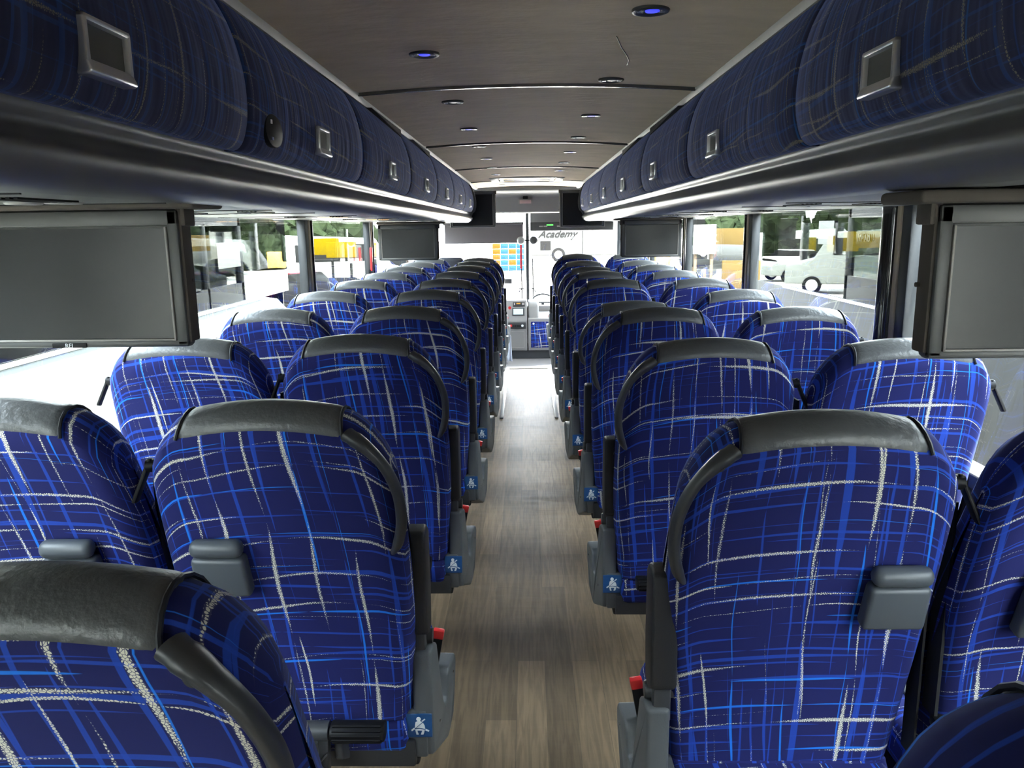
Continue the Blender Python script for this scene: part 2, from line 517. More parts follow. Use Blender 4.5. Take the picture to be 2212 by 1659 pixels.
# ceiling, slightly arched, with cross seams
def ceil_z(x): return 1.963 - 0.021 * (x / 0.578) ** 2
seams = [-0.83, 0.98, 2.78, 4.58, 6.40, 8.16]
b = MB()
N = 16
def cpt(u, v, y0, y1):
    x = -0.60 + 1.20 * u
    return (x, y0 + (y1 - y0) * v, ceil_z(x))
ys = [-1.7] + seams + [9.35]
for y0, y1 in zip(ys[:-1], ys[1:]):
    def f(u, v, y0=y0, y1=y1):
        x, y, z = cpt(u, v, y0 + .006, y1 - .006)
        e = min(abs(v), abs(1 - v)) * (y1 - y0)
        return (x, y, z + (0.006 if e < 0.01 else 0))
    b.grid(f, 17, 25)
o = struct('ceiling', b, M['ceil'], recalc=False)
for k, y in enumerate(seams):
    b = MB()
    pts = [(x / 20 * 1.16 - 0.58) for x in range(21)]
    poly = [(x, ceil_z(x) - 0.004) for x in pts] + [(x, ceil_z(x) + 0.01) for x in pts[::-1]]
    b.prism(poly, 'Y', y - 0.007, y + 0.007, bev=0)
    struct('trim_%d' % (5 + k), b, M['seam'])
# roof shell
b = MB(); b.box(-1.30, 1.30, -1.75, FRONT + .1, 2.12, 2.2); struct('roof', b, M['wall'])
# lower side walls, headers above windows
for nm, s_ in (('left', -1), ('right', 1)):
    b = MB(); b.box(*(sorted((s_ * 1.235, s_ * 1.30))), -1.7, FRONT, -0.3, 0.79, bev=0.0)
    b.box(*(sorted((s_ * 1.235, s_ * 1.30))), -1.7, FRONT, 1.565, 2.15, bev=0.0)
    b.box(*(sorted((s_ * 1.225, s_ * 1.30))), -1.7, 9.5, 0.77, 0.815, bev=0.006)
    struct('wall_' + nm, b, M['wall'])
# rear wall
b = MB(); b.box(-1.3, 1.3, -1.78, -1.7, -0.06, 2.15); struct('wall_rear', b, M['wall'])
# front lower wall / header
b = MB(); b.box(-1.3, 1.3, FRONT, FRONT + .1, ZF0 - 0.6, 0.46); b.box(-1.3, 1.3, FRONT, FRONT + .1, 1.96, 2.2)
struct('wall_front', b, M['dash'])

# window pillars: dark frame, cream strip, black pipe (rear to front)
k = 20
pil = {-1: [-0.95, 0.82, 2.62, 4.42, 6.20, 8.00], 1: [-0.95, 0.82, 2.61, 4.42, 6.20, 8.00]}
for s_ in (-1, 1):
    for y in pil[s_]:
        b = MB()
        b.box(*sorted((s_ * 1.222, s_ * 1.27)), y - 0.03, y + 0.035, 0.79, 1.57, bev=0.006)
        o = struct('trim_%d' % k, b, M['gasket'])
        b = MB(); b.box(*sorted((s_ * 1.218, s_ * 1.27)), y + 0.036, y + 0.066, 0.80, 1.562, bev=0.004); b.build('strip', M['cream'], o)
        b = MB()
        yy = y + 0.13 if s_ > 0 and abs(y - 2.61) < .01 else y + 0.10
        rr = 0.06 if yy > y + .12 else 0.032
        b.box(*sorted((s_ * 1.232, s_ * 1.27)), y + 0.067, yy, 0.79, 1.57, bev=0.004)
        b.cyl((s_ * 1.235, yy - rr * .3, 0.80), (s_ * 1.235, yy - rr * .3, 1.562), rr * 0.7, 18)
        b.build('post', M['pipe'], o)
        k += 1
# window glass, one pane per bay
k = 1
for s_ in (-1, 1):
    e = [-1.7] + pil[s_] + [9.75]
    for i, (y0, y1) in enumerate(zip(e[:-1], e[1:])):
        b = MB(); b.box(*sorted((s_ * 1.255, s_ * 1.261)), y0 + 0.08 if i else y0, y1 - 0.02, 0.80, 1.568)
        struct('window_%d' % k, b, M['glass']); k += 1
# cockpit side glass with frames
for s_ in (-1, 1):
    b = MB(); b.box(*sorted((s_ * 1.22, s_ * 1.30)), 9.72, 9.80, -0.2, 1.6, bev=0.01)
    b.box(*sorted((s_ * 1.22, s_ * 1.30)), 10.9, 11.02, -0.2, 2.1, bev=0.01)
    struct('trim_%d' % (40 + s_), b, M['gasket'])
    b = MB(); b.box(*sorted((s_ * 1.255, s_ * 1.261)), 9.8, 10.9, 0.86, 1.565); struct('window_%d' % k, b, M['glass']); k += 1
# windshield
for s_ in (-1, 1):
    b = MB(); b.box(*sorted((s_ * 0.03, s_ * 1.22)), FRONT + .03, FRONT + .038, 0.46, 1.97); struct('window_%d' % k, b, M['wsglass']); k += 1
b = MB(); b.box(-0.022, 0.022, FRONT - 0.01, FRONT + .07, 0.44, 1.98, bev=0.006)
b.box(-1.24, 1.24, FRONT - .01, FRONT + .07, 0.43, 0.475, bev=0.006)
struct('trim_42', b, M['gasket'])
# front header cove above the driver
b = MB()
b.prism([(9.35, 1.93), (9.42, 1.90), (9.75, 1.88), (9.8, 1.86), (9.82, 1.68), (9.86, 1.665), (11.0, 1.70), (11.0, 2.1), (9.35, 2.1)], 'X', -1.23, 1.23, bev=0.012)
struct('trim_43', b, M['dash'])
b = MB(); b.prism([(9.33, 1.94), (9.36, 1.915), (9.36, 2.1), (9.33, 2.1)], 'X', -0.62, 0.62); struct('trim_44', b, M['seam'])

# ------------------------------------------------------------------ racks and bins
DOOR = [(.574, 1.925), (.556, 1.895), (.541, 1.862), (.530, 1.825), (.522, 1.785), (.519, 1.745), (.521, 1.705), (.529, 1.672), (.540, 1.654), (.552, 1.648)]
MOLD = [(.575, 1.66), (.575, 1.645), (.583, 1.632), (.582, 1.624), (.574, 1.616), (.564, 1.608), (.557, 1.600), (.5555, 1.593), (.559, 1.582), (.568, 1.570), (.582, 1.560), (.600, 1.553), (.625, 1.550)]
def smooth2(pts, n=4):
    return [(p.x, p.y) for p in smoothpath([(a, b_, 0) for a, b_ in pts], n)]
for nm, s_ in (('left', -1), ('right', 1)):
    r = thing('luggage_rack', 'long grey overhead rack rail and pale underside along the %s windows' % nm, 'luggage rack', (0, 0, 0))
    mp = [(s_ * a, c) for a, c in smooth2(MOLD)]
    back = [(s_ * .66, 1.556), (s_ * .66, 1.66)]
    b = MB(); b.prism(mp + back, 'Y', -1.65, 8.2, smooth=True); b.build('rail', M['mold'], r)
    b = MB(); b.box(*sorted((s_ * .626, s_ * 1.228)), -1.65, 8.6, 1.552, 1.572, bev=0.002); b.build('underside', M['under'], r)
    b = MB(); b.prism([(s_ * .562, 1.944), (s_ * .572, 1.928), (s_ * .60, 1.928), (s_ * .60, 2.02), (s_ * .562, 2.02)], 'Y', -1.65, 9.3); tag(b.build('top_trim', M['ctrim'], r), 'pale strip along the ceiling edge')
    dp = [(s_ * a, c) for a, c in smooth2(DOOR)]
    b = MB(); b.prism([(s_ * .60, 1.94)] + dp + [(s_ * .575, 1.60), (s_ * .60, 1.55), (s_ * .72, 1.55), (s_ * .72, 1.94)], 'Y', 8.2, 8.235, bev=0.006)
    b.build('end_cap', M['handle'], r)
    b = MB(); b.box(*sorted((s_ * .60, s_ * .64)), -1.65, 8.2, 1.65, 1.93); b.build('liner', M['black'], r)
    b = MB(); b.box(*sorted((s_ * .64, s_ * 1.24)), -1.65, 8.2, 1.90, 1.93); b.build('rack_top', M['wall'], r)
    # seams and service sets on the underside
    for q in range(9):
        yb = -0.9 + q * 1.03
        b = MB()
        for j in range(5):
            b.box(*sorted((s_ * (.74 + .012 * j), s_ * (.746 + .012 * j))), yb, yb + .16, 1.549, 1.5525)
            b.box(*sorted((s_ * (.93 + .012 * j), s_ * (.936 + .012 * j))), yb + .02, yb + .14, 1.549, 1.5525)
        b.box(*sorted((s_ * .66, s_ * 1.20)), yb + .30, yb + .304, 1.550, 1.5525)
        b.box(*sorted((s_ * .66, s_ * 1.20)), yb - .12, yb - .116, 1.550, 1.5525)
        b.build('vent_slots', M['black'], r)
        b = MB()
        for xx in (.80, .87): b.lathe([(.001, 0), (.028, 0), (.032, .004), (.001, .004)], (s_ * xx, yb + .22, 1.5485))
        b.build('reading_lamp', M['amber'] if (s_ < 0 and q in (4, 5)) else M['ledoff'], r)
    # bins
    y0 = -0.555 + (0 if s_ < 0 else 0.075)
    hoff = 0.47 if s_ < 0 else 0.60
    proto = None
    side = nm
    for q in range(1, 9):
        a0 = y0 + (q - 1) * 1.05
        a1 = min(a0 + 1.05, 8.195)
        if a0 > 8.0: break
        if proto is None or a1 - a0 < 1.04:
            L = a1 - a0
            t = thing('overhead_bin', '', 'overhead bin', (0, a0, 0), 'plaid overhead bins on the %s' % side)
            b = MB()
            pr = smooth2(DOOR, 4)
            arc = [0]
            for p, p2 in zip(pr[:-1], pr[1:]): arc.append(arc[-1] + math.hypot(p2[0] - p[0], p2[1] - p[1]))
            nv = len(pr); nu = 13
            yy_ = [0.004, 0.008, 0.016] + [L * i / 8 for i in range(1, 8)] + [L - .016, L - .008, L - .004]
            def fo(u, v):
                i = round(u * (nu - 1)); j = round(v * (nv - 1))
                e = {0: .010, 1: .003, 2: 0.0, nu - 3: 0.0, nu - 2: .003, nu - 1: .010}.get(i, 0)
                return (s_ * (pr[j][0] + e), yy_[i], pr[j][1])
            b.grid(fo, nu, nv, uvfn=lambda i, j: (yy_[min(i, nu - 1)], arc[min(j, nv - 1)]))
            # returns into the rack so that the shell has depth
            b.grid(lambda u, v: (s_ * (pr[round(v * (nv - 1))][0] + .010 + .03 * u), yy_[0], pr[round(v * (nv - 1))][1]), 2, nv, uvfn=lambda i, j: (i * .03, arc[min(j, nv - 1)]))
            b.grid(lambda u, v: (s_ * (pr[round(v * (nv - 1))][0] + .010 + .03 * u), yy_[-1], pr[round(v * (nv - 1))][1]), 2, nv, uvfn=lambda i, j: (i * .03, arc[min(j, nv - 1)]))
            b.grid(lambda u, v: (s_ * (pr[-1][0] + .03 * u), yy_[round(v * (nu - 1))], pr[-1][1] + .004 * u), 2, nu, uvfn=lambda i, j: (i * .03, yy_[min(j, nu - 1)]))
            b.grid(lambda u, v: (s_ * (pr[0][0] + .03 * u), yy_[round(v * (nu - 1))], pr[0][1]), 2, nu, uvfn=lambda i, j: (i * .03, yy_[min(j, nu - 1)]))
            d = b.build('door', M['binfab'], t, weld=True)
            # recessed chrome pull
            hy = hoff if L > 1.04 else min(hoff, L - .2)
            if L > .35:
                b = MB()
                yA, yB, zA, zB = hy, hy + .112, 1.683, 1.752
                xo, xi = .510, .530
                th = .009
                b.box(*sorted((s_ * xo, s_ * xi)), yA, yA + th, zA, zB, bev=.004)
                b.box(*sorted((s_ * xo, s_ * xi)), yB - th, yB, zA, zB, bev=.004)
                b.box(*sorted((s_ * xo, s_ * xi)), yA, yB, zB - th, zB, bev=.004)
                b.prism([(s_ * (xo - .004), zA + .004), (s_ * xo, zA), (s_ * xi, zA), (s_ * xi, zA + .022), (s_ * (xo + .002), zA + .018)], 'Y', yA, yB, bev=.003)
                h = b.build('handle', M['chrome'], t)
                b = MB(); b.box(*sorted((s_ * .5185, s_ * .532)), yA + .005, yB - .005, zA + .012, zB - .005)
                b.build('recess', M['cup'], h)
            if L > 1.04: proto = t
            tt = t
        else:
            tt = copy_tree(proto); tt.location = (0, a0, 0)
        ords = ['', 'behind the camera', 'nearest the camera', 'second from the camera', 'third from the camera', 'fourth from the camera', 'fifth from the camera', 'sixth from the camera', 'farthest, at the driver end']
        tt['label'] = 'plaid overhead bin with silver pull on the %s, %s' % (side, ords[q])
        if q in (4, 5):
            b = MB(); b.prism([(.35, 1.9262), (1.02, 1.9262), (1.02, 1.897), (.99, 1.899)], 'X', *sorted((s_ * .5535, s_ * .575)))
            tag(b.build('top_gap', M['black'], tt), 'dark wedge of a gap above the door')
        if s_ < 0 and q == 3:
            tt['label'] = 'left plaid overhead bin with a black lock hole beside its silver pull'
            b = MB(); b.prism([(.135 + math.cos(2 * PI * q_ / 28) * .055, 1.700 + math.sin(2 * PI * q_ / 28) * .033) for q_ in range(28)], 'X', -.530, -.5175, bev=.002)
            h = b.build('lock_hole', M['black'], tt)
            b = MB(); b.box(-.518, -.5155, .11, .117, 1.712, 1.72); b.box(-.518, -.5155, .11, .12, 1.68, 1.686); b.build('latch', M['chrome'], h)

# ------------------------------------------------------------------ ceiling lights
for s_, y0, n0 in ((1, 1.838, 8), (-1, 2.234, 8)):
    nm = 'right' if s_ > 0 else 'left'
    pr_on = pr_off = None
    for q in range(-1, n0):
        y = y0 + q * 0.82
        if 7.4 < y < 8.6: continue
        on = (q % 2 == 0) and q >= 0
        x = s_ * 0.272
        if (on and not pr_on) or (not on and not pr_off):
            t = thing('ceiling_light', '', 'ceiling light', (x, y, ceil_z(x)), 'round lights in the ceiling')
            b = MB(); b.lathe([(.040, .004), (.0415, -.001), (.040, -.005), (.032, -.007), (.026, -.004), (.001, -.004)], (0, 0, 0), n=32); b.build('bezel', M['handle'] if on else M['dark'], t)
            b = MB(); b.lathe([(.001, -.0065), (.015, -.006), (.016, -.003), (.001, -.003)], (0.002, -0.008, 0), n=24); b.build('lens', M['led'] if on else M['ledoff'], t)
            b = MB()
            for j in range(5):
                for g in (-1, 1): b.box(g * (.018 + j * .0025) - .0006, g * (.018 + j * .0025) + .0006, -.014, -.002, -.0075, -.004)
            b.build('grille', M['chrome'], t)
            if on: pr_on = t
            else: pr_off = t
        else:
            t = copy_tree(pr_on if on else pr_off); t.location = (x, y, ceil_z(x))
        t['label'] = '%s round ceiling light, %s row, number %d from the camera' % ('blue-lit' if on else 'unlit dark', nm, q + 1)
        if q < 0: t['label'] = 'unlit dark round ceiling light, %s row, behind the camera' % nm
b = MB()
b.tube(smoothpath([(x, y, ceil_z(x) - .0006) for x, y in ((.225, 2.08), (.246, 2.18), (.272, 2.28), (.290, 2.36), (.294, 2.43))], 6), .0012, 6)
tag(b.build('ceiling_tear', M['black']), 'thin dark tear line in the ceiling lining by the right lights', 'tear')
# roof hatch
t = thing('roof_hatch', 'pale rectangular roof hatch in the ceiling near the front', 'roof hatch', (0, 8.05, 1.97))
b = MB()
for a in ((-.36, .36, -.42, -.34), (-.36, .36, .34, .42), (-.36, -.28, -.42, .42), (.28, .36, -.42, .42)): b.box(*a, -.018, .004, bev=.006)
b.build('frame', M['ctrim'], t)
b = MB(); b.box(-.28, .28, -.34, .34, -.008, .012); b.build('panel', M['white'], t)
b = MB()
for g in (-1, 1): b.box(g * .25 - .02, g * .25 + .02, -.32, .32, -.013, -.008, bev=.002)
b.build('latch', M['dark'], t)
for i, (x, y) in enumerate(((-.27, 8.85), (.27, 8.85))):
    t = thing('ceiling_lamp', 'small pale round lamp ahead of the roof hatch, %s side' % ('left', 'right')[i], 'ceiling lamp', (x, y, ceil_z(x)), 'small pale lamps by the hatch')
    b = MB(); b.lathe([(.04, .004), (.04, -.006), (.03, -.010), (.001, -.010)], (0, 0, 0)); b.build('bezel', M['white'], t)

# ------------------------------------------------------------------ seats
def seat_proto(aisle, g):
    """local frame: x across (aisle towards +g), y forward, top of back at y=0 z=1.2"""
    root = thing('coach_seat', '', 'coach seat', (0, 0, 0))
    HW, BOT, TOP = 0.235, 0.455, 1.20
    def hw(z):
        t = (z - BOT) / (TOP - BOT)
        return HW * (0.955 + 0.09 * math.sin(min(1, max(0, t)) * PI) * 0.9) * (1.0 - 0.10 * max(0, (z - 1.0) / .2) ** 2)
    def ztop(x):
        a = abs(x)
        if a < .15: return TOP - .014 * (a / .15) ** 2
        k = min(1, (a - .15) / .088)
        return TOP - .014 - .175 * (1 - math.sqrt(max(0, 1 - k ** 2.2)))
    def yb(z):          # back surface
        return -0.045 + (1.16 - z) * 0.27 + .02 * math.sin((z - .45) * 4.2)
    nS, nV = 33, 46
    def pos(sx_, v, off=0.0):
        # v 0..1: back bottom -> crown -> front bottom
        ax = abs(sx_)
        s0 = .80
        k = 0 if ax < s0 else (ax - s0) / (1 - s0)
        th = 0.115 * math.sqrt(max(0.0, 1 - k ** 2.4)) + .004
        zt = ztop(ax * HW) + off
        rc = th / 2 + off
        zc = zt - rc * .9
        if v < .46:
            z = BOT + (zc - BOT) * (v / .46) ** .95
            y = yb(z) + (0.115 - th) / 2 - off
        elif v > .58:
            z = zc - (zc - BOT) * ((v - .58) / .42)
            y = yb(z) + (0.115 + th) / 2 + off
            if z < 1.0: y += .02 * (1 - ax) * 0 + .025 * (ax > .6) * math.sin(min(1, (1.0 - z) / .3) * PI / 2)
        else:
            a = PI * (v - .46) / .12
            z = zc + math.sin(a) * rc * .9
            y = yb(zc) + .0575 - math.cos(a) * rc
        return Vector((sx_ * hw(z), y, z))
    # arc-length uv along the middle column
    arcs = [0]
    pv = pos(0, 0)
    for j in range(1, nV):
        p = pos(0, j / (nV - 1)); arcs.append(arcs[-1] + (p - pv).length); pv = p
    b = MB()
    def col_s(i):
        t = 2 * i / (nS - 1) - 1
        return math.copysign(1 - (1 - abs(t)) ** 1.35, t)
    ua = [0]
    pv = pos(col_s(0), .25)
    for i in range(1, nS):
        p = pos(col_s(i), .25); ua.append(ua[-1] + (p - pv).length); pv = p
    b.grid(lambda u, v: pos(col_s(round(u * (nS - 1))), v), nS, nV, uvfn=lambda i, j: (ua[min(i, nS - 1)], arcs[min(j, nV - 1)]))
    # close the bottom
    bp = [pos(col_s(i), 0) for i in range(nS)] + [pos(col_s(i), 1) for i in range(nS - 1, -1, -1)]
    vs = [b.bm.verts.new(p) for p in bp]
    f = b.bm.faces.new(vs)
    back = b.build('backrest', M['fabric'], root, weld=True)
    # leather headrest cap
    b = MB()
    XC = .70
    nc, nr = 19, 22
    v0, v1 = .468, .66
    def capf(u, v):
        e = max(0, abs(2 * u - 1) - .93) / .07
        e2 = max(0, abs(2 * v - 1) - .9) / .1
        return pos((2 * u - 1) * XC + .0, v0 + (v1 - v0) * v, .005 - .007 * max(e, e2))
    b.grid(capf, nc * 2, nr)
    cap = b.build('headrest_cap', M['leather'], root, recalc=False)
    for sg in (-1, 1):
        b = MB(); b.tube([pos(sg * XC, v0 + (v1 - v0) * j / 16, .003) for j in range(17)], .0032, 6)
        b.build('piping', M['piping'], cap)
    # folded cup holder on the window-side shoulder
    b = MB()
    def yat(z): return yb(z)
    ang = Matrix.Translation(((-.118 if g > 0 else .148) if aisle else g * .105, yat(.868) - .004, .868)) @ Matrix.Rotation(.26, 4, 'X')
    b.prism([(-.055, -.062), (.055, -.062), (.052, .030), (-.052, .030)], 'Y', -.032, .0, bev=.009, seg=3, mat=ang)
    tr = b.build('cup_holder', M['traygrey'], root)
    b = MB(); b.box(-.052, .052, -.036, .0, .032, .068, bev=.0165, seg=4, mat=ang); b.build('lid', M['traygrey'], tr)
    # shoulder belt guide on the window side
    b = MB()
    zb = 1.075
    b.cyl((-g * .205, yb(zb) + .05, zb), (-g * .243, yb(zb) + .045, zb), .013, 16)
    b.box(-.004, .004, -.010, .012, -.075, .015, bev=.003, mat=Matrix.Translation((-g * .240, yb(zb) + .045, zb)) @ Matrix.Rotation(g * .35, 4, 'Y') @ Matrix.Rotation(-.25, 4, 'X'))
    gd = b.build('belt_guide', M['black'], root)
    b = MB()
    b.prism([(-g * .236, 1.04), (-g * .241, 1.04), (-g * .241, .50), (-g * .237, .50)], 'Y', .10, .145)
    b.build('belt', M['webbing'], gd)
    # cushion
    b = MB()
    b.box(-.225, .225, .20, .60, .365, .475, bev=.04, seg=4)
    b.prism([(.14, .375), (.30, .36), (.30, .46), (.15, .46)], 'X', -.215, .215, bev=.02, seg=3)
    cu = b.build('cushion', M['fabric'], root)
    b = MB(); b.box(-.16, .16, .24, .58, .468, .482, bev=.006); b.build('cushion_top', M['leather'], cu)
    # seat frame and pedestal
    b = MB()
    b.box(-.235, .235, .17, .52, .325, .365, bev=.006)
    b.box(-.23, .23, .15, .20, .335, .40, bev=.006)
    b.build('seat_frame', M['dark'], root)
    b = MB()
    b.prism([(.22, 0), (.50, 0), (.46, .33), (.27, .33)], 'X', -g * .12 - .02, -g * .12 + .02, bev=.006)
    b.box(-g * .12 - .04, -g * .12 + .04, .20, .52, 0, .015, bev=.004)
    b.build('pedestal', M['wall'], root)
    # footrest for the row behind
    fr = None
    b = MB()
    S_ = lambda a, c: tuple(sorted((g * a, g * c)))
    FZ = .472
    b.cyl((-g * .10, .085, FZ), (g * .17, .085, FZ), .010, 12)
    b.cyl((g * .010, .085, FZ), (g * .060, .085, FZ), .021, 16)
    b.prism([(g * .012, FZ - .01), (g * .060, FZ - .01), (g * .054, FZ - .11), (g * .018, FZ - .11)], 'Y', .07, .10, bev=.004)
    b.tube([(g * .036, .06, FZ - .01), (g * .036, .055, FZ - .08), (g * .036, .07, FZ - .12)], .006, 6)
    b.tube([(g * .014, .066, FZ - .04), (g * .058, .066, FZ - .09)], .003, 6); b.tube([(g * .014, .066, FZ - .09), (g * .058, .066, FZ - .04)], .003, 6)
    for xx in (-.005, .066): b.prism([(.09, .46), (.19, .36), (.19, .33), (.09, .40)], 'X', *S_(xx, xx + .018), bev=.004)
    fr = b.build('footrest', M['handle'], root)
    for xa, xb in (S_(-.105, .006), S_(.064, .178)):
        b = MB()
        pr_ = []
        for q in range(20):
            a = 2 * PI * q / 20
            pr_.append((.085 + math.cos(a) * .026, FZ + math.sin(a) * .020))
        b.prism(pr_, 'X', xa, xb, bev=.004)
        for q in range(6):
            a = PI * (.65 + .14 * q)
            cy_, cz_ = .085 + math.cos(a) * .027, FZ + math.sin(a) * .021
            b.tube([(xa + .006, cy_, cz_), (xb - .006, cy_, cz_)], .0022, 5)
        b.build('foot_pad', M['black'], fr)
    if aisle:
        # moulded grab handle on the aisle shoulder
        pth = smoothpath([(g * .160, -.030, 1.150), (g * .195, -.040, 1.128), (g * .226, -.036, 1.090), (g * .245, -.022, 1.035), (g * .247, -.004, .975), (g * .236, .018, .925), (g * .222, .040, .895)], 6)
        n = len(pth)
        rs = []
        for q in range(n):
            t = q / (n - 1)
            rs.append(.0165 + .010 * max(0, 1 - t / .30) ** 1.2 * (1 if t > .06 else .6) - (.008 * max(0, (t - .85) / .15)))
        b = MB(); b.tube(pth, rs, 14, flat=.62, up=(0, 1, -.2))
        hd = b.build('grab_handle', M['handle'], root)
        b = MB()
        p = pth[5]
        b.lathe([(.001, 0), (.010, 0), (.0105, .003), (.001, .003)], (p.x, p.y - .0155, p.z), axis='Y', n=20)
        b.build('screw_cap', M['handle'], hd)
        # raised armrest
        ax0, ax1 = sorted((g * .216, g * .266))
        b = MB()
        b.prism([(.155, .655), (.155, .87), (.163, .885), (.215, .885), (.232, .868), (.238, .74), (.226, .64), (.19, .635)], 'X', ax0, ax1, bev=.010, seg=3)
        ar = b.build('armrest', M['armpad'], root)
        b = MB(); b.box(ax0 + .008, ax1 - .008, .168, .205, .575, .65, bev=.006)
        b.lathe([(.001, -.004), (.016, -.004), (.018, 0), (.016, .054), (.001, .054)], (ax0 + .0, .205, .625), axis='X')
        b.build('hinge', M['handle'], ar)
        # side panel with notch
        px0, px1 = sorted((g * .226, g * .270))
        b = MB()
        b.prism([(.165, .355), (.160, .61), (.200, .612), (.225, .60), (.268, .43), (.283, .405), (.300, .41), (.315, .462), (.330, .475), (.392, .478), (.402, .46), (.396, .42), (.37, .33), (.352, .292), (.33, .280), (.20, .340)], 'X', px0, px1, bev=.009, seg=3)
        xi0, xi1 = sorted((g * .209, g * .256))
        b.prism([(.160, .352), (.160, .468), (.230, .468), (.30, .40), (.30, .30), (.20, .342)], 'X', xi0, xi1, bev=.006, seg=2)
        for v in b.bm.verts:        # outer face flares towards the front
            if v.co.x * g > .262: v.co.x += g * max(0, v.co.y - .17) * .13
            if v.co.z < .34: v.co.x -= g * (.34 - v.co.z) * .15
        sp = b.build('side_panel', M['panel'], root)
        b = MB(); b.cyl((g * .276, .225, .40), (g * .2800, .225, .40), .0035, 10); b.cyl((g * .292, .365, .44), (g * .2975, .365, .44), .003, 10)
        b.cyl((g * .270, .20, .54), (g * .2725, .20, .54), .0025, 10)
        b.build('screw', M['steel'], sp)
        b = MB(); b.box(*sorted((g * .233, g * .266)), .262, .30, .395, .450, bev=.004); b.build('lever', M['black'], sp)
        # seat belt notice
        xs0, xs1 = sorted((g * .211, g * .268))
        b = MB(); b.box(xs0, xs1, .1572, .1592, .405, .463, bev=.0008, seg=1)
        stk = tag(b.build('sticker', M['blue'], root), 'blue seat belt notice')
        cx_ = (xs0 + xs1) / 2; cz_ = .433
        S = .0255
        def poly(b, pts): b.prism([(cx_ + x * S, cz_ + z * S) for x, z in pts], 'Y', .1565, .1573)
        b = MB()
        poly(b, [(.20 * math.cos(2 * PI * q / 16) - .05, .68 + .20 * math.sin(2 * PI * q / 16)) for q in range(16)])
        poly(b, [(-.32, .40), (-.10, .50), (.08, .50), (.24, .36), (.05, .20), (-.40, -.22), (-.38, .10)])
        poly(b, [(.32, .34), (.46, .05), (.50, -.26), (.25, -.20), (0, -.17), (-.30, -.19)])
        poly(b, [(-.38, -.30), (0, -.26), (.46, -.36), (.40, -.62), (.33, -.80), (.10, -.80), (.24, -.42), (-.20, -.42), (-.08, -.80), (-.28, -.80)])
        poly(b, [(.20, .50), (.46, .72), (.54, .64), (.28, .42)])
        poly(b, [(-.44, -.14), (-.72, -.36), (-.66, -.48), (-.40, -.30)])
        poly(b, [(.54, -.26), (.86, -.42), (.80, -.54), (.50, -.40)])
        tag(b.build('belted_figure', M['white'], stk), 'white figure wearing a seat belt')
        # buckle stalk with red button
        b = MB(); b.box(-.012, .012, -.008, .008, 0, .085, bev=.003, mat=Matrix.Translation((g * .250, .33, .468)) @ Matrix.Rotation(g * .18, 4, 'Y'))
        bu = b.build('buckle', M['black'], root)
        b = MB(); b.box(-.013, .013, -.009, .009, .083, .105, bev=.003, mat=Matrix.Translation((g * .250, .33, .468)) @ Matrix.Rotation(g * .18, 4, 'Y'))
        b.build('release_button', M['red'], bu)
    else:
        # small armrest stub and hanging tongue between the seats
        b = MB(); b.prism([(g * .236, .60), (g * .242, .60), (g * .242, 1.02), (g * .237, 1.02)], 'Y', .11, .155)
        be = b.build('seat_belt', M['webbing'], root)
        b = MB(); b.box(g * .234 - .012, g * .234 + .012, .085, .12, .585, .605, bev=.004)
        b.build('belt_slot', M['black'], be)
        b = MB(); xx = g * .234
        b.box(xx - .013, xx - .007, .09, .094, .545, .585); b.box(xx + .007, xx + .013, .09, .094, .545, .585)
        b.box(xx - .013, xx + .013, .09, .094, .575, .590); b.box(xx - .013, xx + .013, .09, .094, .545, .552)
        b.build('tongue', M['steel'], be)
    return root

protos = {}
RECL = {'backrest', 'headrest_cap', 'cup_holder', 'belt_guide', 'grab_handle', 'seat_belt'}
ROWN = ['row closest to the camera', 'second row ahead', 'third row ahead', 'fourth row ahead', 'fifth row ahead', 'sixth row ahead', 'seventh row ahead', 'eighth row ahead', 'foremost row']
def place_seat(side, aisle, k, x, y, recl=0.0, base=0.0, label=None, zadd=0.0, noarm=False):
    g = 1 if side == 'left' else -1
    key = (aisle, g)
    if key not in protos:
        protos[key] = seat_proto(aisle, g)
        t = protos[key] if not noarm else copy_tree(protos[key])
        if noarm: protos['spare'] = key
    elif protos.get('spare') == key:
        protos['spare'] = None
        t = protos[key]
    else:
        t = copy_tree(protos[key])
    t.location = (x, y, zadd)
    # shift lower parts (base) and tilt the back about its foot
    piv = Vector((0, .21, .46))
    for ch in [c for c in bpy.data.objects if c.parent == t]:
        nm = ch.name.split('.')[0]
        if nm in RECL:
            mm = Matrix.Translation(piv) @ Matrix.Rotation(recl, 4, 'X') @ Matrix.Translation(-piv)
            ch.matrix_local = mm
        else:
            ch.matrix_local = Matrix.Translation((0, base, 0))
    if noarm:
        for ch in [c for c in bpy.data.objects if c.parent == t and c.name.startswith('armrest')]:
            for c2 in [c for c in bpy.data.objects if c.parent == ch]: bpy.data.objects.remove(c2)
            bpy.data.objects.remove(ch)
    bank = 'left' if side == 'left' else 'right'
    where = 'aisle seat with grab handle and side panel' if aisle else 'window seat beside the glass'
    t['label'] = label or 'blue plaid %s, %s bank, %s' % (where, bank, ROWN[k])
    t['group'] = '%s side %s seats' % (bank, 'aisle' if aisle else 'window')
    return t

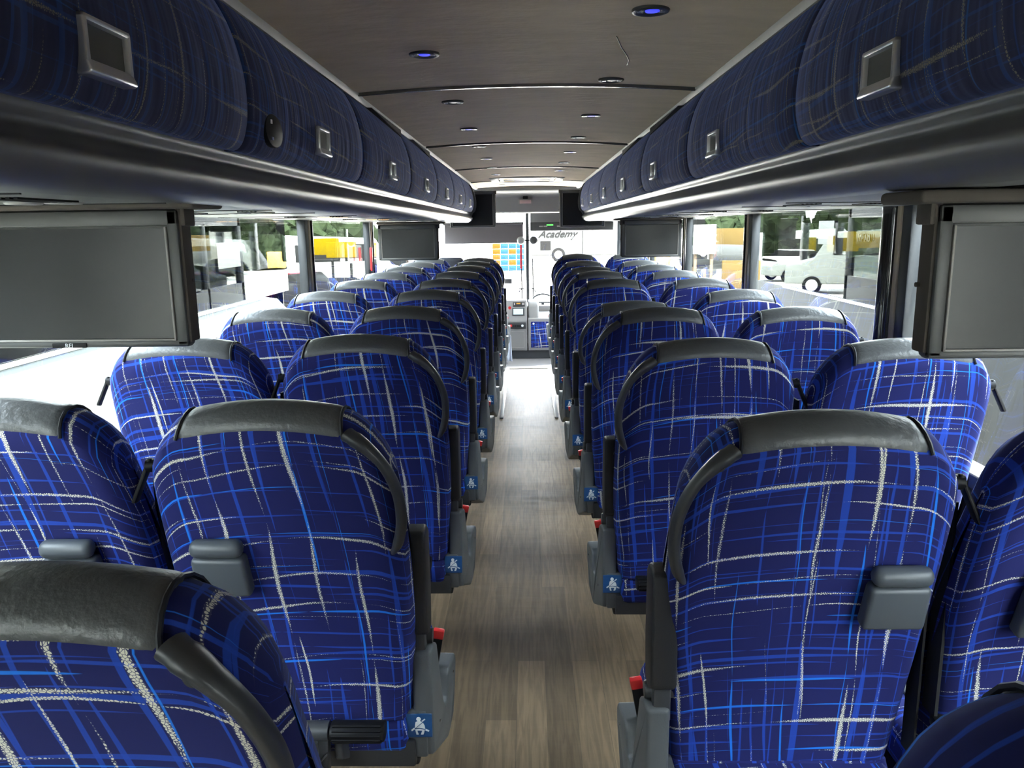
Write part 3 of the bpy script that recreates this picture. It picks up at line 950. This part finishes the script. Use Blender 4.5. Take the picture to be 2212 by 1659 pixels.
SP = 0.82
for k in range(-1, 9):
    if k == -1:
        place_seat('left', True, 0, -.488, .68, label='nearest plaid seat at the bottom left corner with a big curved handle', zadd=-.020, noarm=True)
        place_seat('right', True, 0, .488, .45, label='dark seat shoulder cropped in the bottom right corner of the view')
        continue
    jit = random.uniform(-.006, .006)
    place_seat('left', True, k, -.488, 1.40 + SP * k + jit, label='aisle seat left of the aisle in front, seat belt notice largest of all' if k == 0 else None, zadd=-.013 if k == 0 else 0.0)
    rl, bs = 0.0, 0.0
    if k == 0: bs = -.07
    if k == 3: rl = 0.17
    if k == 6: rl = 0.05
    place_seat('right', True, k, .488, 1.2465 + SP * k - jit - (bs if k == 0 else 0) * 0, recl=rl, base=bs + .0,
               label='large plaid seat right of the aisle, nearest with cup holder in full view' if k == 0 else ('reclined aisle seat leaning back in the right bank, fourth row ahead' if k == 3 else None), zadd=-.006 if k == 0 else (0.0 if k < 8 else .03))
    place_seat('left', False, k, -.984, 1.367 + SP * k - jit)
    place_seat('right', False, k, .984, 1.21 + SP * k + jit, label='dark window seat cut off by the right edge of the view' if k == 0 else None, zadd=0.0 if k < 8 else .03)

# driver's seat at the front left
t = thing('driver_chair', 'dark grey driver chair back behind the front left monitor', 'driver chair', (-.90, 9.3, ZF0))
b = MB(); b.box(-.24, .24, -.06, .06, .5, 1.18, bev=.05, seg=3); b.build('backrest', M['seatdark'], t)
b = MB(); b.box(-.15, .15, -.05, .05, 1.17, 1.36, bev=.04, seg=3); b.build('headrest', M['seatdark'], t)
b = MB(); b.box(-.25, .25, 0, .5, .38, .5, bev=.04, seg=3); b.build('cushion', M['seatdark'], t)
b = MB(); b.lathe([(.14, 0), (.14, .05), (.06, .08), (.06, .38), (.001, .38)], (0, .22, 0)); b.build('pedestal', M['dark'], t)

# ------------------------------------------------------------------ monitors
def monitor(label, x0, x1, y, z0, z1, mirror=1, tilt=0.0, mount=True, logo=False):
    cx_ = (x0 + x1) / 2; w = (x1 - x0) / 2
    t = thing('drop_down_monitor', label, 'monitor', (cx_, y, z1), 'drop-down monitors')
    h = z1 - z0
    b = MB()
    # bezel ring: outer slightly wider at the bottom
    m_in = mirror
    T = lambda p: [(x, z) for x, z in p]
    bw = .040
    xl, xr = -w, w
    b.box(xl, xr, -.0, .030, -h, 0, bev=.012, seg=3)
    # raised rim
    b.box(xl + .004, xr - .004, -.006, .01, -h + .003, -h + .016, bev=.004)
    b.box(xl + .004, xr - .004, -.006, .01, -.034, -.004, bev=.004)
    b.box(xl + .004, xl + .026, -.006, .01, -h + .004, -.004, bev=.004)
    b.box(xr - .026, xr - .004, -.006, .01, -h + .004, -.004, bev=.004)
    b.build('casing', M['monitor'], t)
    b = MB(); b.box(xl + .028, xr - .028, -.0025, .004, -h + .018, -.038); b.build('screen', M['screen'], t)
    b = MB()
    for (a0, a1, c0, c1) in ((xl + .026, xr - .026, -h + .0145, -h + .0185), (xl + .026, xl + .030, -h + .015, -.036), (xr - .030, xr - .026, -h + .015, -.036)):
        b.box(a0, a1, -.0085, -.002, c0, c1, bev=.001)
    b.build('inner_rim', M['ctrim'], t)
    inner = xr if mirror > 0 else xl
    b = MB(); b.box(inner - .012 if mirror > 0 else inner - .002, inner + .002 if mirror > 0 else inner + .012, .002, .045, -h + .01, .0, bev=.005)
    b.cyl((inner - .01, .03, -h * .52), (inner + mirror * .004, .03, -h * .52), .004, 10)
    b.box(min(inner, inner + mirror * .010), max(inner, inner + mirror * .010), .0, .05, -.035, 0, bev=.004)
    tag(b.build('side_bracket', M['suede'], t), 'brownish metal side bracket')
    if mount:
        b = MB()
        e = mirror * .05
        b.box(min(xl, xl + e), max(xr, xr + e), -.05, .10, -.002, .0185, bev=.008, seg=3)
        b.build('ceiling_mount', M['suede'], t)
    if logo:
        b = MB(); b.box(-.075 + .03, -.005 + .03, -.0095, -.005, -h + .002, -h + .012, bev=.002)
        lg = b.build('badge', M['black'], t)
        c = bpy.data.curves.new('badge_text', 'FONT'); c.body = 'REI'; c.size = .012; c.extrude = .0004; c.align_x = 'CENTER'
        o = bpy.data.objects.new('badge_text', c); col.objects.link(o); o.data.materials.append(M['white'])
        o.location = (-.010, -.0098, -h + .0028); o.rotation_euler = (PI / 2, 0, 0)
        o = to_mesh(o); o.parent = lg
    t.rotation_euler = (tilt, 0, 0)
    return t
monitor('large near monitor hanging at the left edge, glossy screen catching window light', -1.14, -.675, 1.55, 1.272, 1.545, 1, logo=True)
monitor('near monitor hanging at the right edge of the view', .655, 1.13, 1.30, 1.275, 1.530, -1)
monitor('middle monitor over the left window seats', -1.115, -.665, 5.95, 1.265, 1.53, 1)
monitor('middle monitor over the right window seats', .685, 1.125, 5.85, 1.27, 1.54, -1)
monitor('tall front monitor at the end of the left overhead bins', -.80, -.325, 8.30, 1.50, 1.87, 1, mount=False)
monitor('tall front monitor at the end of the right overhead bins', .335, .80, 8.30, 1.49, 1.87, -1, mount=False)

# ------------------------------------------------------------------ red window release handle
t = thing('emergency_handle', 'red emergency release handle on the left window post', 'emergency handle', (-1.215, 6.15, 1.30))
b = MB(); b.box(-.004, .012, -.012, .03, -.12, .06, bev=.004); b.build('bar', M['red'], t)
b = MB(); b.box(-.02, -.004, -.02, .03, -.16, -.11, bev=.004); b.build('bracket', M['black'], t)

# ------------------------------------------------------------------ driver area
t = thing('dashboard', 'grey driver console with small screen and plaid door panel', 'dashboard', (0, 10.2, ZF0))
z = lambda v: v - ZF0
b = MB()
b.prism([(-.005, z(-.09)), (-.005, z(.30)), (.10, z(.56)), (.22, z(.57)), (.6, z(.50)), (.6, z(-.09))], 'X', -.95, -.012, bev=.012)
b.build('instrument_panel', M['dash'], t)
b = MB()
b.prism([(-.005, z(-.09)), (-.005, z(.33)), (.12, z(.36)), (.30, z(.40)), (.30, z(-.09))], 'X', .0, .95, bev=.012)
b.prism([(.02, z(.30)), (.08, z(.50)), (.16, z(.56)), (.30, z(.56)), (.34, z(.30))], 'X', .0, .14, bev=.03, seg=3)
b.box(-.30, .95, .3, .75, z(.30), z(.47), bev=.02)
b.build('cowl', M['dash'], t)
b = MB(); b.box(-.95, .95, .02, .6, 0.005, z(-.08)); b.build('kick_plate', M['dark'], t)
tiltm = Matrix.Translation((0, 0, z(.30))) @ Matrix.Rotation(-.38, 4, 'X')
b = MB(); b.box(-.205, -.045, -.014, .01, .07, .175, bev=.004, mat=tiltm); sc_ = b.build('display', M['dark'], t)
b = MB(); b.box(-.19, -.065, -.018, -.012, .085, .160, mat=tiltm); b.build('lcd', M['lcd'], sc_)
b = MB(); b.box(-.195, -.04, -.014, .01, .195, .255, bev=.004, mat=tiltm); rd = b.build('radio', M['dark'], t)
b = MB(); b.box(-.15, -.10, -.017, -.012, .225, .238, mat=tiltm); b.build('radio_display', M['orange'], rd)
b = MB()
for xx in (-.18, -.075, -.06): b.box(xx, xx + .01, -.018, -.012, .212, .24, mat=tiltm)
b.build('radio_button', M['chrome'], rd)
b = MB(); b.box(-.26, -.03, -.016, .0, z(.20), z(.285), bev=.003); sw = b.build('switch_panel', M['dark'], t)
b = MB()
for q in range(5): b.box(-.19 + q * .022, -.178 + q * .022, -.024, -.014, z(.225), z(.255), bev=.002)
b.build('switch', M['black'], sw)
b = MB(); b.lathe([(.001, -.035), (.014, -.035), (.016, -.016), (.001, -.016)], (-.075, 0, z(.24)), axis='Y'); b.build('white_knob', M['white'], sw)
b = MB(); b.lathe([(.001, -.04), (.018, -.04), (.012, -.016), (.001, -.016)], (-.225, 0, z(.245)), axis='Y'); b.build('red_knob', M['red'], sw)
b = MB(); b.lathe([(.001, -.05), (.02, -.05), (.012, -.0), (.001, 0)], (-.235, -.02, z(.48)), axis='Y'); b.build('red_button', M['red'], t)
b = MB()
for (a0, a1, c0, c1) in ((-.22, -.05, -.05, -.044), (-.056, -.05, -.05, .17), (-.22, -.05, .164, .17)): b.box(a0, a1, -.010, -.004, z(c0), z(c1))
b.build('locker_rim', M['ctrim'], t)
b = MB(); b.box(.035, .42, -.012, .0, z(-.05), z(.29), bev=.006); pp = b.build('plaid_panel', M['fabric'], t)
b = MB(); b.lathe([(.001, -.022), (.011, -.022), (.013, -.010), (.001, -.010)], (.07, 0, z(.265)), axis='Y'); b.build('panel_knob', M['white'], pp)
# steering wheel
t = thing('steering_wheel', 'black steering wheel rim behind the cowl', 'steering wheel', (.20, 10.62, .50))
b = MB(); b.tube([(math.cos(a) * .15, math.sin(a) * .03, math.sin(a) * .11) for a in [2 * PI * q / 28 for q in range(28)]], .012, 8, closed=True); b.build('rim', M['handle'], t)
b = MB(); b.cyl((-.14, 0, 0), (.14, 0, 0), .010); b.cyl((0, 0, 0), (0, .03, -.12), .02); b.build('spoke', M['handle'], t)
# cloth hanging at the left
b = MB()
def cl(u, v):
    x = -.285 + .07 * u + .012 * (v)
    return (x, 9.75 + .018 * math.sin(u * 9 + v * 2) + .02 * v, .165 - .32 * v)
b.grid(cl, 14, 12)
o = tag(b.build('hanging_cloth', M['cloth']), 'pale cloth hanging beside the console at the aisle end', 'cloth')
md = o.modifiers.new('th', 'SOLIDIFY'); md.thickness = .004
t = thing('partition_rail', 'low rail carrying the pale cloth beside the driver', 'rail', (-.25, 9.75, 0))
b = MB(); b.cyl((-.5, 0, .17), (.03, 0, .17), .010); b.cyl((-.5, 0, ZF0), (-.5, 0, .17), .012); b.cyl((-.02, .03, ZF0), (-.02, .0, .17), .008); b.build('bar', M['chrome'], t)
# blinds, radio shelf, mirror
b = MB(); b.box(-1.13, -.055, FRONT - .06, FRONT - .052, 1.285, 1.545); b.cyl((-1.15, FRONT - .056, 1.55), (-.05, FRONT - .056, 1.55), .018)
tag(b.build('windshield_blind', M['blind']), 'dark roller blind drawn over the left windshield top', 'blind')
b = MB(); b.box(.04, 1.15, FRONT - .06, FRONT - .052, 1.55, 1.69); tag(b.build('windshield_blind', M['blind2']), 'pale grey blind over the right windshield top', 'blind')
t = thing('destination_box', 'black strip with green clock across the right windshield', 'clock', (.6, FRONT - .12, 1.50))
b = MB(); b.box(-.56, .56, -.04, .04, -.055, .06, bev=.008); b.build('housing', M['dark'], t)
b = MB(); b.box(-.34, -.25, -.044, -.038, .012, .032); b.build('clock_display', mat('green_led', (.1, .5, .1), .4, emit=(.2, 1, .2), es=0.1), t)
b = MB()
for xx in (-.44, -.38, -.20): b.box(xx, xx + .05, -.043, -.038, -.005, .012)
b.build('label_plate', M['ctrim'], t)
t = thing('driver_camera', 'small pinkish lens box hanging from the front header', 'camera', (-.02, 9.79, 1.81))
b = MB(); b.box(-.085, .085, -.03, .0, -.04, .02, bev=.008); b.build('body', M['dash'], t)
b = MB(); b.box(-.07, .07, -.034, -.028, -.032, .008, bev=.003); b.build('lens', M['pinkish'], t)
b = MB(); b.box(-.03, .03, -.03, .02, .02, .055, bev=.006); b.build('bracket', M['black'], t)
t = thing('round_mirror', 'pair of rounded mirrors clipped on the windshield post', 'mirror', (0, FRONT - .03, 1.32))
for sx_, c in ((-.09, 'steel'), (.085, 'handle')):
    b = MB(); b.lathe([(.001, -.03), (.04, -.028), (.055, -.015), (.058, 0), (.05, .02), (.001, .03)], (sx_, -.02, 0), axis='Y', n=24); b.build('mirror_head', M[c], t)
b = MB(); b.box(-.08, .08, -.012, .012, -.01, .01, bev=.004); b.build('arm', M['black'], t)
b = MB(); b.box(-.35, -.22, FRONT - .04, FRONT, .73, .80, bev=.01)
tag(b.build('toll_tag', M['dark']), 'small dark box stuck low on the left windshield', 'toll tag')
b = MB(); b.box(-.19, -.115, FRONT - .15, FRONT - .08, .45, .54, bev=.01); tag(b.build('orange_box', M['orange']), 'small orange box on the dashboard below the windshield', 'box')
# wipers outside
for i, (x, s_) in enumerate(((-.085, -1), (.072, 1))):
    t = thing('wiper', 'thin upright windshield wiper %s of the centre post' % ('left' if s_ < 0 else 'right'), 'wiper', (x, FRONT + .12, .45), 'windshield wipers')
    b = MB(); b.cyl((0, 0, 0), (0, 0, .85 if s_ < 0 else .62), .009, 8); b.build('blade', M['black'], t)
    b = MB(); b.tube([(0, .01, .20), (s_ * .20, .01, -.02)], .006, 6); b.tube([(s_ * .02, .01, .17), (s_ * .12, .01, -.02)], .004, 6); b.cyl((-.04, .01, .2), (.04, .01, .2), .008, 8); b.build('arm', M['black'], t)
b = MB(); b.box(-.105, -.075, FRONT + .09, FRONT + .10, .93, 1.26, bev=.003); tag(b.build('red_ribbon', M['red']), 'red ribbon on the left wiper below the mirrors', 'ribbon')

# ------------------------------------------------------------------ outside
GZ = -1.2
b = MB(); b.box(-120, 120, -60, 160, GZ - .2, GZ); struct('ground', b, M['concrete'])

def coach(name, label, x0, x1, y0, y1, paint, sill, side, npil=6, seats=True):
    """neighbour coach: x0..x1 wide, y0..y1 long; side = +1 if its right flank faces us"""
    t = thing(name, label, 'coach', ((x0 + x1) / 2, (y0 + y1) / 2, GZ))
    X0, X1 = x0 - (x0 + x1) / 2, x1 - (x0 + x1) / 2
    Y0, Y1 = y0 - (y0 + y1) / 2, y1 - (y0 + y1) / 2
    s = sill - GZ
    top = 3.45
    b = MB()
    for xx, sg in ((X0, 1), (X1, -1)):
        a, c = sorted((xx, xx + sg * .06))
        if (side > 0) == (xx == X1):
            pts = [(Y0, .35), (Y1 - .15, .35), (Y1, .6), (Y1, s - .34), (Y1 - .25, s - .18), (Y1 - .55, s - .05), (Y1 - .95, s), (Y0, s)] if side > 0 else [(Y0, .35), (Y1, .35), (Y1, s), (Y0, s)]
        else:
            pts = [(Y0, .35), (Y1, .35), (Y1, s), (Y0, s)]
        b.prism(pts, 'X', a, c, bev=.008)
    b.box(X0, X1, Y0, Y1, .3, .42)
    b.box(X0 + .02, X1 - .02, Y0, Y0 + .06, .35, top, bev=.02)
    b.box(X0 + .06, X1 - .06, Y1 - .08, Y1, .35, s - .2, bev=.02)
    b.build('lower_body', M[paint], t)
    b = MB(); b.box(X0, X1, Y0, Y1, top - .55, top, bev=.12, seg=4); b.build('roof', M[paint], t)
    for xx, sg in ((X0, 1), (X1, -1)):
        a, c = sorted((xx + sg * .012, xx + sg * .02))
        b = MB(); b.box(a, c, Y0 + .3, Y1 - .1, s, top - .5); b.build('side_glass', M['tint'], t)
    b = MB(); b.box(X0 + .1, X1 - .1, Y1 - .03, Y1 - .02, s - .2, top - .4); b.build('windshield', M['tint'], t)
    for q in range(npil + 1):
        yy = Y0 + .3 + (Y1 - Y0 - .5) * q / npil
        b = MB()
        for xx, sg in ((X0, 1), (X1, -1)):
            a, c = sorted((xx + sg * .02, xx + sg * .07)); b.box(a, c, yy - .04, yy + .04, s, top - .5)
        b.build('pillar', M['tyre'] if q < npil else M['ctrim'], t)
    b = MB()
    for xx, sg in ((X0, 1), (X1, -1)):
        a, c = sorted((xx, xx - sg * .006)); b.box(a, c, Y0, Y1 - 1.0, s - .012, s + .012)
    b.build('waist_strip', M['white'], t)
    for q, yy in enumerate((Y1 - 2.4, Y0 + 2.2, Y0 + 3.4)):
        for xx, sg in ((X0, 1), (X1, -1)):
            b = MB(); b.lathe([(.001, -.13), (.3, -.13), (.50, -.12), (.52, -.06), (.52, .06), (.50, .12), (.3, .13), (.001, .13)], (xx + sg * .16, yy, .52), axis='X', n=28); w = b.build('wheel', M['tyre'], t)
            b = MB(); b.lathe([(.001, -.015), (.28, -.012), (.30, 0), (.001, 0)], (xx + (sg * .025), yy, .52), axis='X', n=20); b.build('hub', M['chrome'], w)
    if seats:
        for q in range(int((Y1 - Y0 - 2) / .95)):
            yy = Y0 + 1.0 + q * .95
            for xx in ((X0 + X1) / 2 + sgn * .75 for sgn in (-1, 1)):
                b = MB(); b.box(xx - .42, xx + .42, yy, yy + .12, 1.3, 2.42, bev=.05); b.build('seat_back', M['seatdark'], t)
    return t
c1 = coach('parked_coach', 'white coach parked close on the left, flank gleaming below dark windows', -5.2, -2.62, -3.6, 8.75, 'buswhite', .85, 1)
c2 = coach('parked_coach', 'grey coach parked close on the right with a white waist strip', 2.82, 5.4, -3.4, 9.8, 'busgrey', .82, -1)
# papers and lettering on the neighbours' glass
def sheet(name, label, cat, x, y0, y1, z0, z1, m, th=.004, group=None):
    b = MB(); b.box(x, x + th, y0, y1, z0, z1, bev=.001, seg=1); return tag(b.build(name, M[m]), label, cat, group)
sheet('paper_notice', 'white paper notice inside the left coach window', 'paper notice', -2.634, 6.72, 7.25, 1.18, 1.40, 'paper')
sheet('paper_notice', 'cream paper sheet hanging in the right coach window', 'paper notice', 2.812, 7.42, 7.80, 1.30, 1.52, 'paper')
def text(name, label, body, loc, rot, size, m, shear=0.0, parent=None, sp=1.0):
    c = bpy.data.curves.new(name, 'FONT'); c.body = body; c.size = size; c.extrude = size * .01; c.shear = shear; c.space_character = sp
    c.offset = size * .012
    o = bpy.data.objects.new(name, c); col.objects.link(o); o.location = loc; o.rotation_euler = rot; c.materials.append(M[m])
    o = to_mesh(o)
    if parent: o.parent = parent
    else: tag(o, label, 'lettering')
    return o
# reads mirrored from inside our coach because it faces away
text('fleet_number', 'mirrored white number UA 471 on the right coach glass', 'UA 471', (2.812, 6.62, 1.345), (PI / 2, 0, PI / 2), .085, 'farwhite', shear=.15)
t = thing('recycling_crate', 'red plastic crate seen inside the right coach', 'crate', (3.5, 8.7, .75))
b = MB()
b.prism([(-.28, 0), (.28, 0), (.32, .30), (-.32, .30)], 'Y', -.2, .2, bev=.01); b.build('body', M['red'], t)
b = MB(); b.prism([(-.34, .30), (.34, .30), (0, .42)], 'Y', -.22, .22, bev=.01); b.build('lid', M['dark'], t)

# white van behind the right coach
def van(label, x, y, paint, L=5.2, rz=0.0, name='parked_van'):
    t = thing(name, label, 'van', (x, y, GZ)); t.rotation_euler = (0, 0, rz)
    b = MB(); b.prism([(0, .4), (L, .4), (L, 1.1), (L - 1.0, 1.35), (L - 1.6, 2.35), (.25, 2.5), (.05, 2.3), (0, .9)], 'X', -.95, .95, bev=.06, seg=3); b.build('body', M[paint], t)
    b = MB(); b.prism([(-.8, 1.35), (.8, 1.35), (.7, 2.15), (-.7, 2.15)], 'Y', -.02, .04, bev=.01); b.build('rear_window', M['tyre'], t)
    b = MB(); b.box(-.965, .965, .6, L - 1.7, 1.5, 2.15, bev=.03); b.build('side_window', M['tyre'], t)
    for s_ in (-1, 1):
        b = MB(); b.box(s_ * .86 - .06, s_ * .86 + .06, -.03, .03, .95, 1.4, bev=.01); b.build('tail_lamp', M['red'], t)
        for yy in (1.0, L - 1.0):
            b = MB(); b.lathe([(.001, -.11), (.34, -.1), (.36, 0), (.34, .1), (.001, .11)], (s_ * .86, yy, .36), axis='X'); w = b.build('wheel', M['tyre'], t)
            b = MB(); b.lathe([(.001, -.12), (.2, -.12), (.22, .12), (.001, .12)], (s_ * .86, yy, .36), axis='X'); b.build('hub', M['chrome'], w)
    return t
van('white van with red tail lamps beyond the right coach', 6.3, 18.5, 'buswhite')
van('grey van among the boards on the right', 10.5, 26.5, 'busgrey', rz=1.3)
van('pale van far behind the left coach', -9.5, 30, 'buswhite', rz=-1.2)

def car(label, x, y, paint, rz):
    t = thing('parked_car', label, 'car', (x, y, GZ)); t.rotation_euler = (0, 0, rz)
    b = MB(); b.prism([(0, .3), (4.3, .3), (4.4, .65), (3.6, .85), (2.9, .95), (.25, .95), (0, .8)], 'X', -.88, .88, bev=.07, seg=3); b.build('body', M[paint], t)
    b = MB(); b.prism([(.35, .92), (3.0, .92), (2.3, 1.42), (1.0, 1.45)], 'X', -.76, .76, bev=.05, seg=3); c_ = b.build('cabin', M['tyre'], t)
    b = MB(); b.prism([(1.0, 1.40), (2.3, 1.38), (2.2, 1.47), (1.1, 1.49)], 'X', -.70, .70, bev=.03, seg=2); b.build('roof', M[paint], c_)
    for s_ in (-1, 1):
        for yy in (.85, 3.5):
            b = MB(); b.lathe([(.001, -.1), (.30, -.1), (.32, 0), (.30, .1), (.001, .1)], (s_ * .82, yy, .32), axis='X'); w = b.build('wheel', M['tyre'], t)
            b = MB(); b.lathe([(.001, -.11), (.19, -.11), (.2, .11), (.001, .11)], (s_ * .82, yy, .32), axis='X'); b.build('hub', M['chrome'], w)
car('red car parked beyond the left coach', -5.6, 23, 'carred', 1.2)
car('added dark car shape covering bright ground behind the yellow boards', -3.4, 19.5, 'tyre', 1.45)  # dark filler added to cover the overbright ground below the boards
car('added dark car shape covering bright ground behind the tan boards', 9.8, 14.5, 'tyre', 1.7)  # second dark filler, added against the overbright ground on the right
car('white car farther off to the left', -5.5, 38, 'buswhite', 1.4)

# yellow boards on posts at the left
for i, (x, y, w, z0, z1, rz) in enumerate(((-3.75, 16.0, .60, .94, 1.25, .1), (-4.35, 16.6, .9, .98, 1.32, -.2), (-3.18, 16.2, .22, .95, 1.22, 0))):
    t = thing('yellow_board', ['square yellow board on a post beyond the left coach', 'wide yellow board on a post, left of the square one', 'narrow yellow board beside the middle left monitor'][i], 'board', (x, y, GZ), 'yellow boards on posts')
    t.rotation_euler = (0, 0, rz)
    b = MB(); b.box(-w / 2, w / 2, -.02, .02, z0 - GZ, z1 - GZ, bev=.01); b.build('panel', M['yellow'], t)
    b = MB(); b.cyl((w * .3, .03, 0), (w * .3, .03, z1 - GZ), .03, 10); b.build('post', M['tyre'], t)
# tan boards, white sign and grey tank at the right
for i, (x, y, w, z0, z1, m, lab) in enumerate(((4.1, 16.2, 1.1, .95, 1.42, 'tan', 'upright tan boards beyond the right window posts'), (3.35, 15.2, .42, .95, 1.50, 'paper', 'tall white sign leaning left of the tan boards'), (3.9, 14.6, .7, .35, .85, 'tan', 'loose tan sheets below the grey tank'), (2.75, 16.8, .5, .6, 1.05, 'orange', 'orange board half hidden by the middle right monitor'))):
    t = thing('leaning_board', lab, 'board', (x, y, GZ), 'boards stacked in the yard')
    b = MB()
    b.box(-w / 2, w / 2, -.03, .03, z0 - GZ, z1 - GZ, bev=.01); b.build('panel', M[m], t)
    b = MB(); b.box(-w / 2 + .03, -w / 2 + .08, .03, .08, 0, z1 - GZ); b.box(w / 2 - .08, w / 2 - .03, .03, .08, 0, z1 - GZ); b.build('leg', M['bark'], t)
t = thing('grey_tank', 'rounded grey tank lying in front of the tan boards', 'tank', (3.7, 15.6, GZ))
b = MB(); b.lathe([(.001, -.75), (.16, -.72), (.22, -.6), (.24, 0), (.22, .6), (.16, .72), (.001, .75)], (0, 0, 2.08), axis='X', n=28); b.build('shell', M['busgrey'], t)
b = MB()
for s_ in (-1, 1): b.box(s_ * .5 - .06, s_ * .5 + .06, -.2, .2, 0, 1.9)
b.build('stand', M['bark'], t)

# far coach lettered Academy
t = thing('academy_coach', 'white coach far ahead lettered Academy, seen through the windshield', 'coach', (8.2, 62, GZ))
b = MB(); b.box(-7.9, 7.0, 0, 2.5, .45, 3.5, bev=.15, seg=4); b.build('body', M['farwhite'], t)
b = MB(); b.box(-1.0, 6.5, -.02, .05, 2.1, 3.1, bev=.05); b.build('side_glass', M['tyre'], t)
for xx in (-5.8, 4.5, 5.8):
    b = MB(); b.lathe([(.001, -.06), (.5, -.06), (.55, .1), (.001, .3)], (xx, 0, .55), axis='Y', n=28); w = b.build('wheel', M['tyre'], t)
    b = MB(); b.lathe([(.001, -.10), (.30, -.08), (.30, 0), (.001, 0)], (xx, 0, .55), axis='Y', n=24); b.build('hub', M['chrome'], w)
b = MB(); b.box(-3.95, -3.90, -.01, .02, .5, 3.3); b.box(-7.2, -6.4, -.01, .02, .9, 1.6); b.build('door_seam', M['tyre'], t)
b = MB(); b.prism([(-5.3, 1.75), (-4.6, 2.05), (-4.0, 2.05), (-4.2, 1.75)], 'Y', -.02, .02); b.build('marker_panel', M['lcd'], t)
tx = text('company_name', None, 'Academy', (-7.35, -.03, 1.88), (PI / 2, 0, 0), .78, 'tyre', shear=.45, parent=t)
# stack of blue and orange crates, one by one
for r in range(5):
    for c_ in range(4):
        x = -1.95 + c_ * .50; zz = GZ + .02 + r * .34
        m = 'crateor' if c_ == 0 or (c_ == 2 and r % 2) else 'cratebl'
        b = MB()
        b.box(-.24, .24, -.24, .24, 0, .31, bev=.02)
        b.box(-.16, .16, -.25, -.23, .12, .24, bev=.01)
        o = b.build('crate', M[m]); o.location = (x, 50 + (c_ % 2) * .03, zz)
        tag(o, '%s crate in the stack ahead, column %d from the left, layer %d up' % ('orange' if m == 'crateor' else 'blue', c_ + 1, r + 1), 'crate', 'blue and orange crates stacked ahead')

# trees
rt = random.Random(3)
def tree(label, x, y, h, w):
    t = thing('tree', label, 'tree', (x, y, GZ), 'trees around the yard')
    b = MB(); b.tube([(0, 0, 0), (.1, 0, h * .3), (0, .1, h * .6)], [h * .035, h * .03, h * .012], 8); b.build('trunk', M['bark'], t)
    bm = bmesh.new()
    for q in range(26):
        a = rt.uniform(0, 2 * PI); rr = rt.uniform(0, w * .42); zz = h * rt.uniform(.22, .92)
        s = w * rt.uniform(.12, .26) * (1.15 - .5 * zz / h)
        r = bmesh.ops.create_icosphere(bm, subdivisions=3, radius=s, matrix=Matrix.Translation((math.cos(a) * rr, math.sin(a) * rr, zz)))
        for v in r['verts']:
            v.co += noise.noise_vector(v.co * 2.3) * s * .35 + noise.noise_vector(v.co * 7.0) * s * .22
    me = bpy.data.meshes.new('foliage'); bm.to_mesh(me); bm.free(); me.materials.append(M['leaf'])
    o = bpy.data.objects.new('foliage', me); col.objects.link(o); o.parent = t
tl = [(-21, 14, 8, 5), (-22, 23, 10, 6), (-21, 33, 9, 6), (-28, 42, 11, 6), (-20, 50, 9, 6), (-31, 28, 11, 6),
      (21, 14, 9, 5), (22, 24, 10, 6), (21, 34, 9, 6), (26, 45, 11, 6), (29, 16, 10, 6), (31, 33, 12, 6)]
for i, (x, y, h, w) in enumerate(tl):
    sd = 'left' if x < 0 else 'right'
    o_ = ['nearest the coach', 'second nearest', 'third nearest', 'fourth nearest', 'fifth nearest', 'farthest back'][i % 6]
    tree('green leafy tree beyond the %s coach, %s' % (sd, o_), x, y, h, w)
def bush(label, x, y, r, h):
    bm = bmesh.new()
    for q in range(16):
        s = r * rt.uniform(.35, .6)
        rr = bmesh.ops.create_icosphere(bm, subdivisions=3, radius=s, matrix=Matrix.Translation((rt.uniform(-r, r) * .55, rt.uniform(-r, r) * .55, rt.uniform(.1, h))))
        for v in rr['verts']:
            v.co += noise.noise_vector(v.co * 2.3) * s * .35 + noise.noise_vector(v.co * 8.0) * s * .25
            v.co.z = max(v.co.z, 0.0)
    me = bpy.data.meshes.new('shrub'); bm.to_mesh(me); bm.free(); me.materials.append(M['leaf'])
    o = bpy.data.objects.new('shrub', me); col.objects.link(o); o.location = (x, y, GZ)
    tag(o, label, 'shrub', 'shrubs along the yard edge')
for s_, sd in ((-1, 'left'), (1, 'right')):
    for i in range(9):
        bush('tall dark shrub at the %s yard edge, number %d going away from the camera' % (sd, i + 1), s_ * (13.6 + (i % 2) * .6), 4.0 + i * 6.4 + (4 if s_ < 0 else 0), 2.3, 3.4)
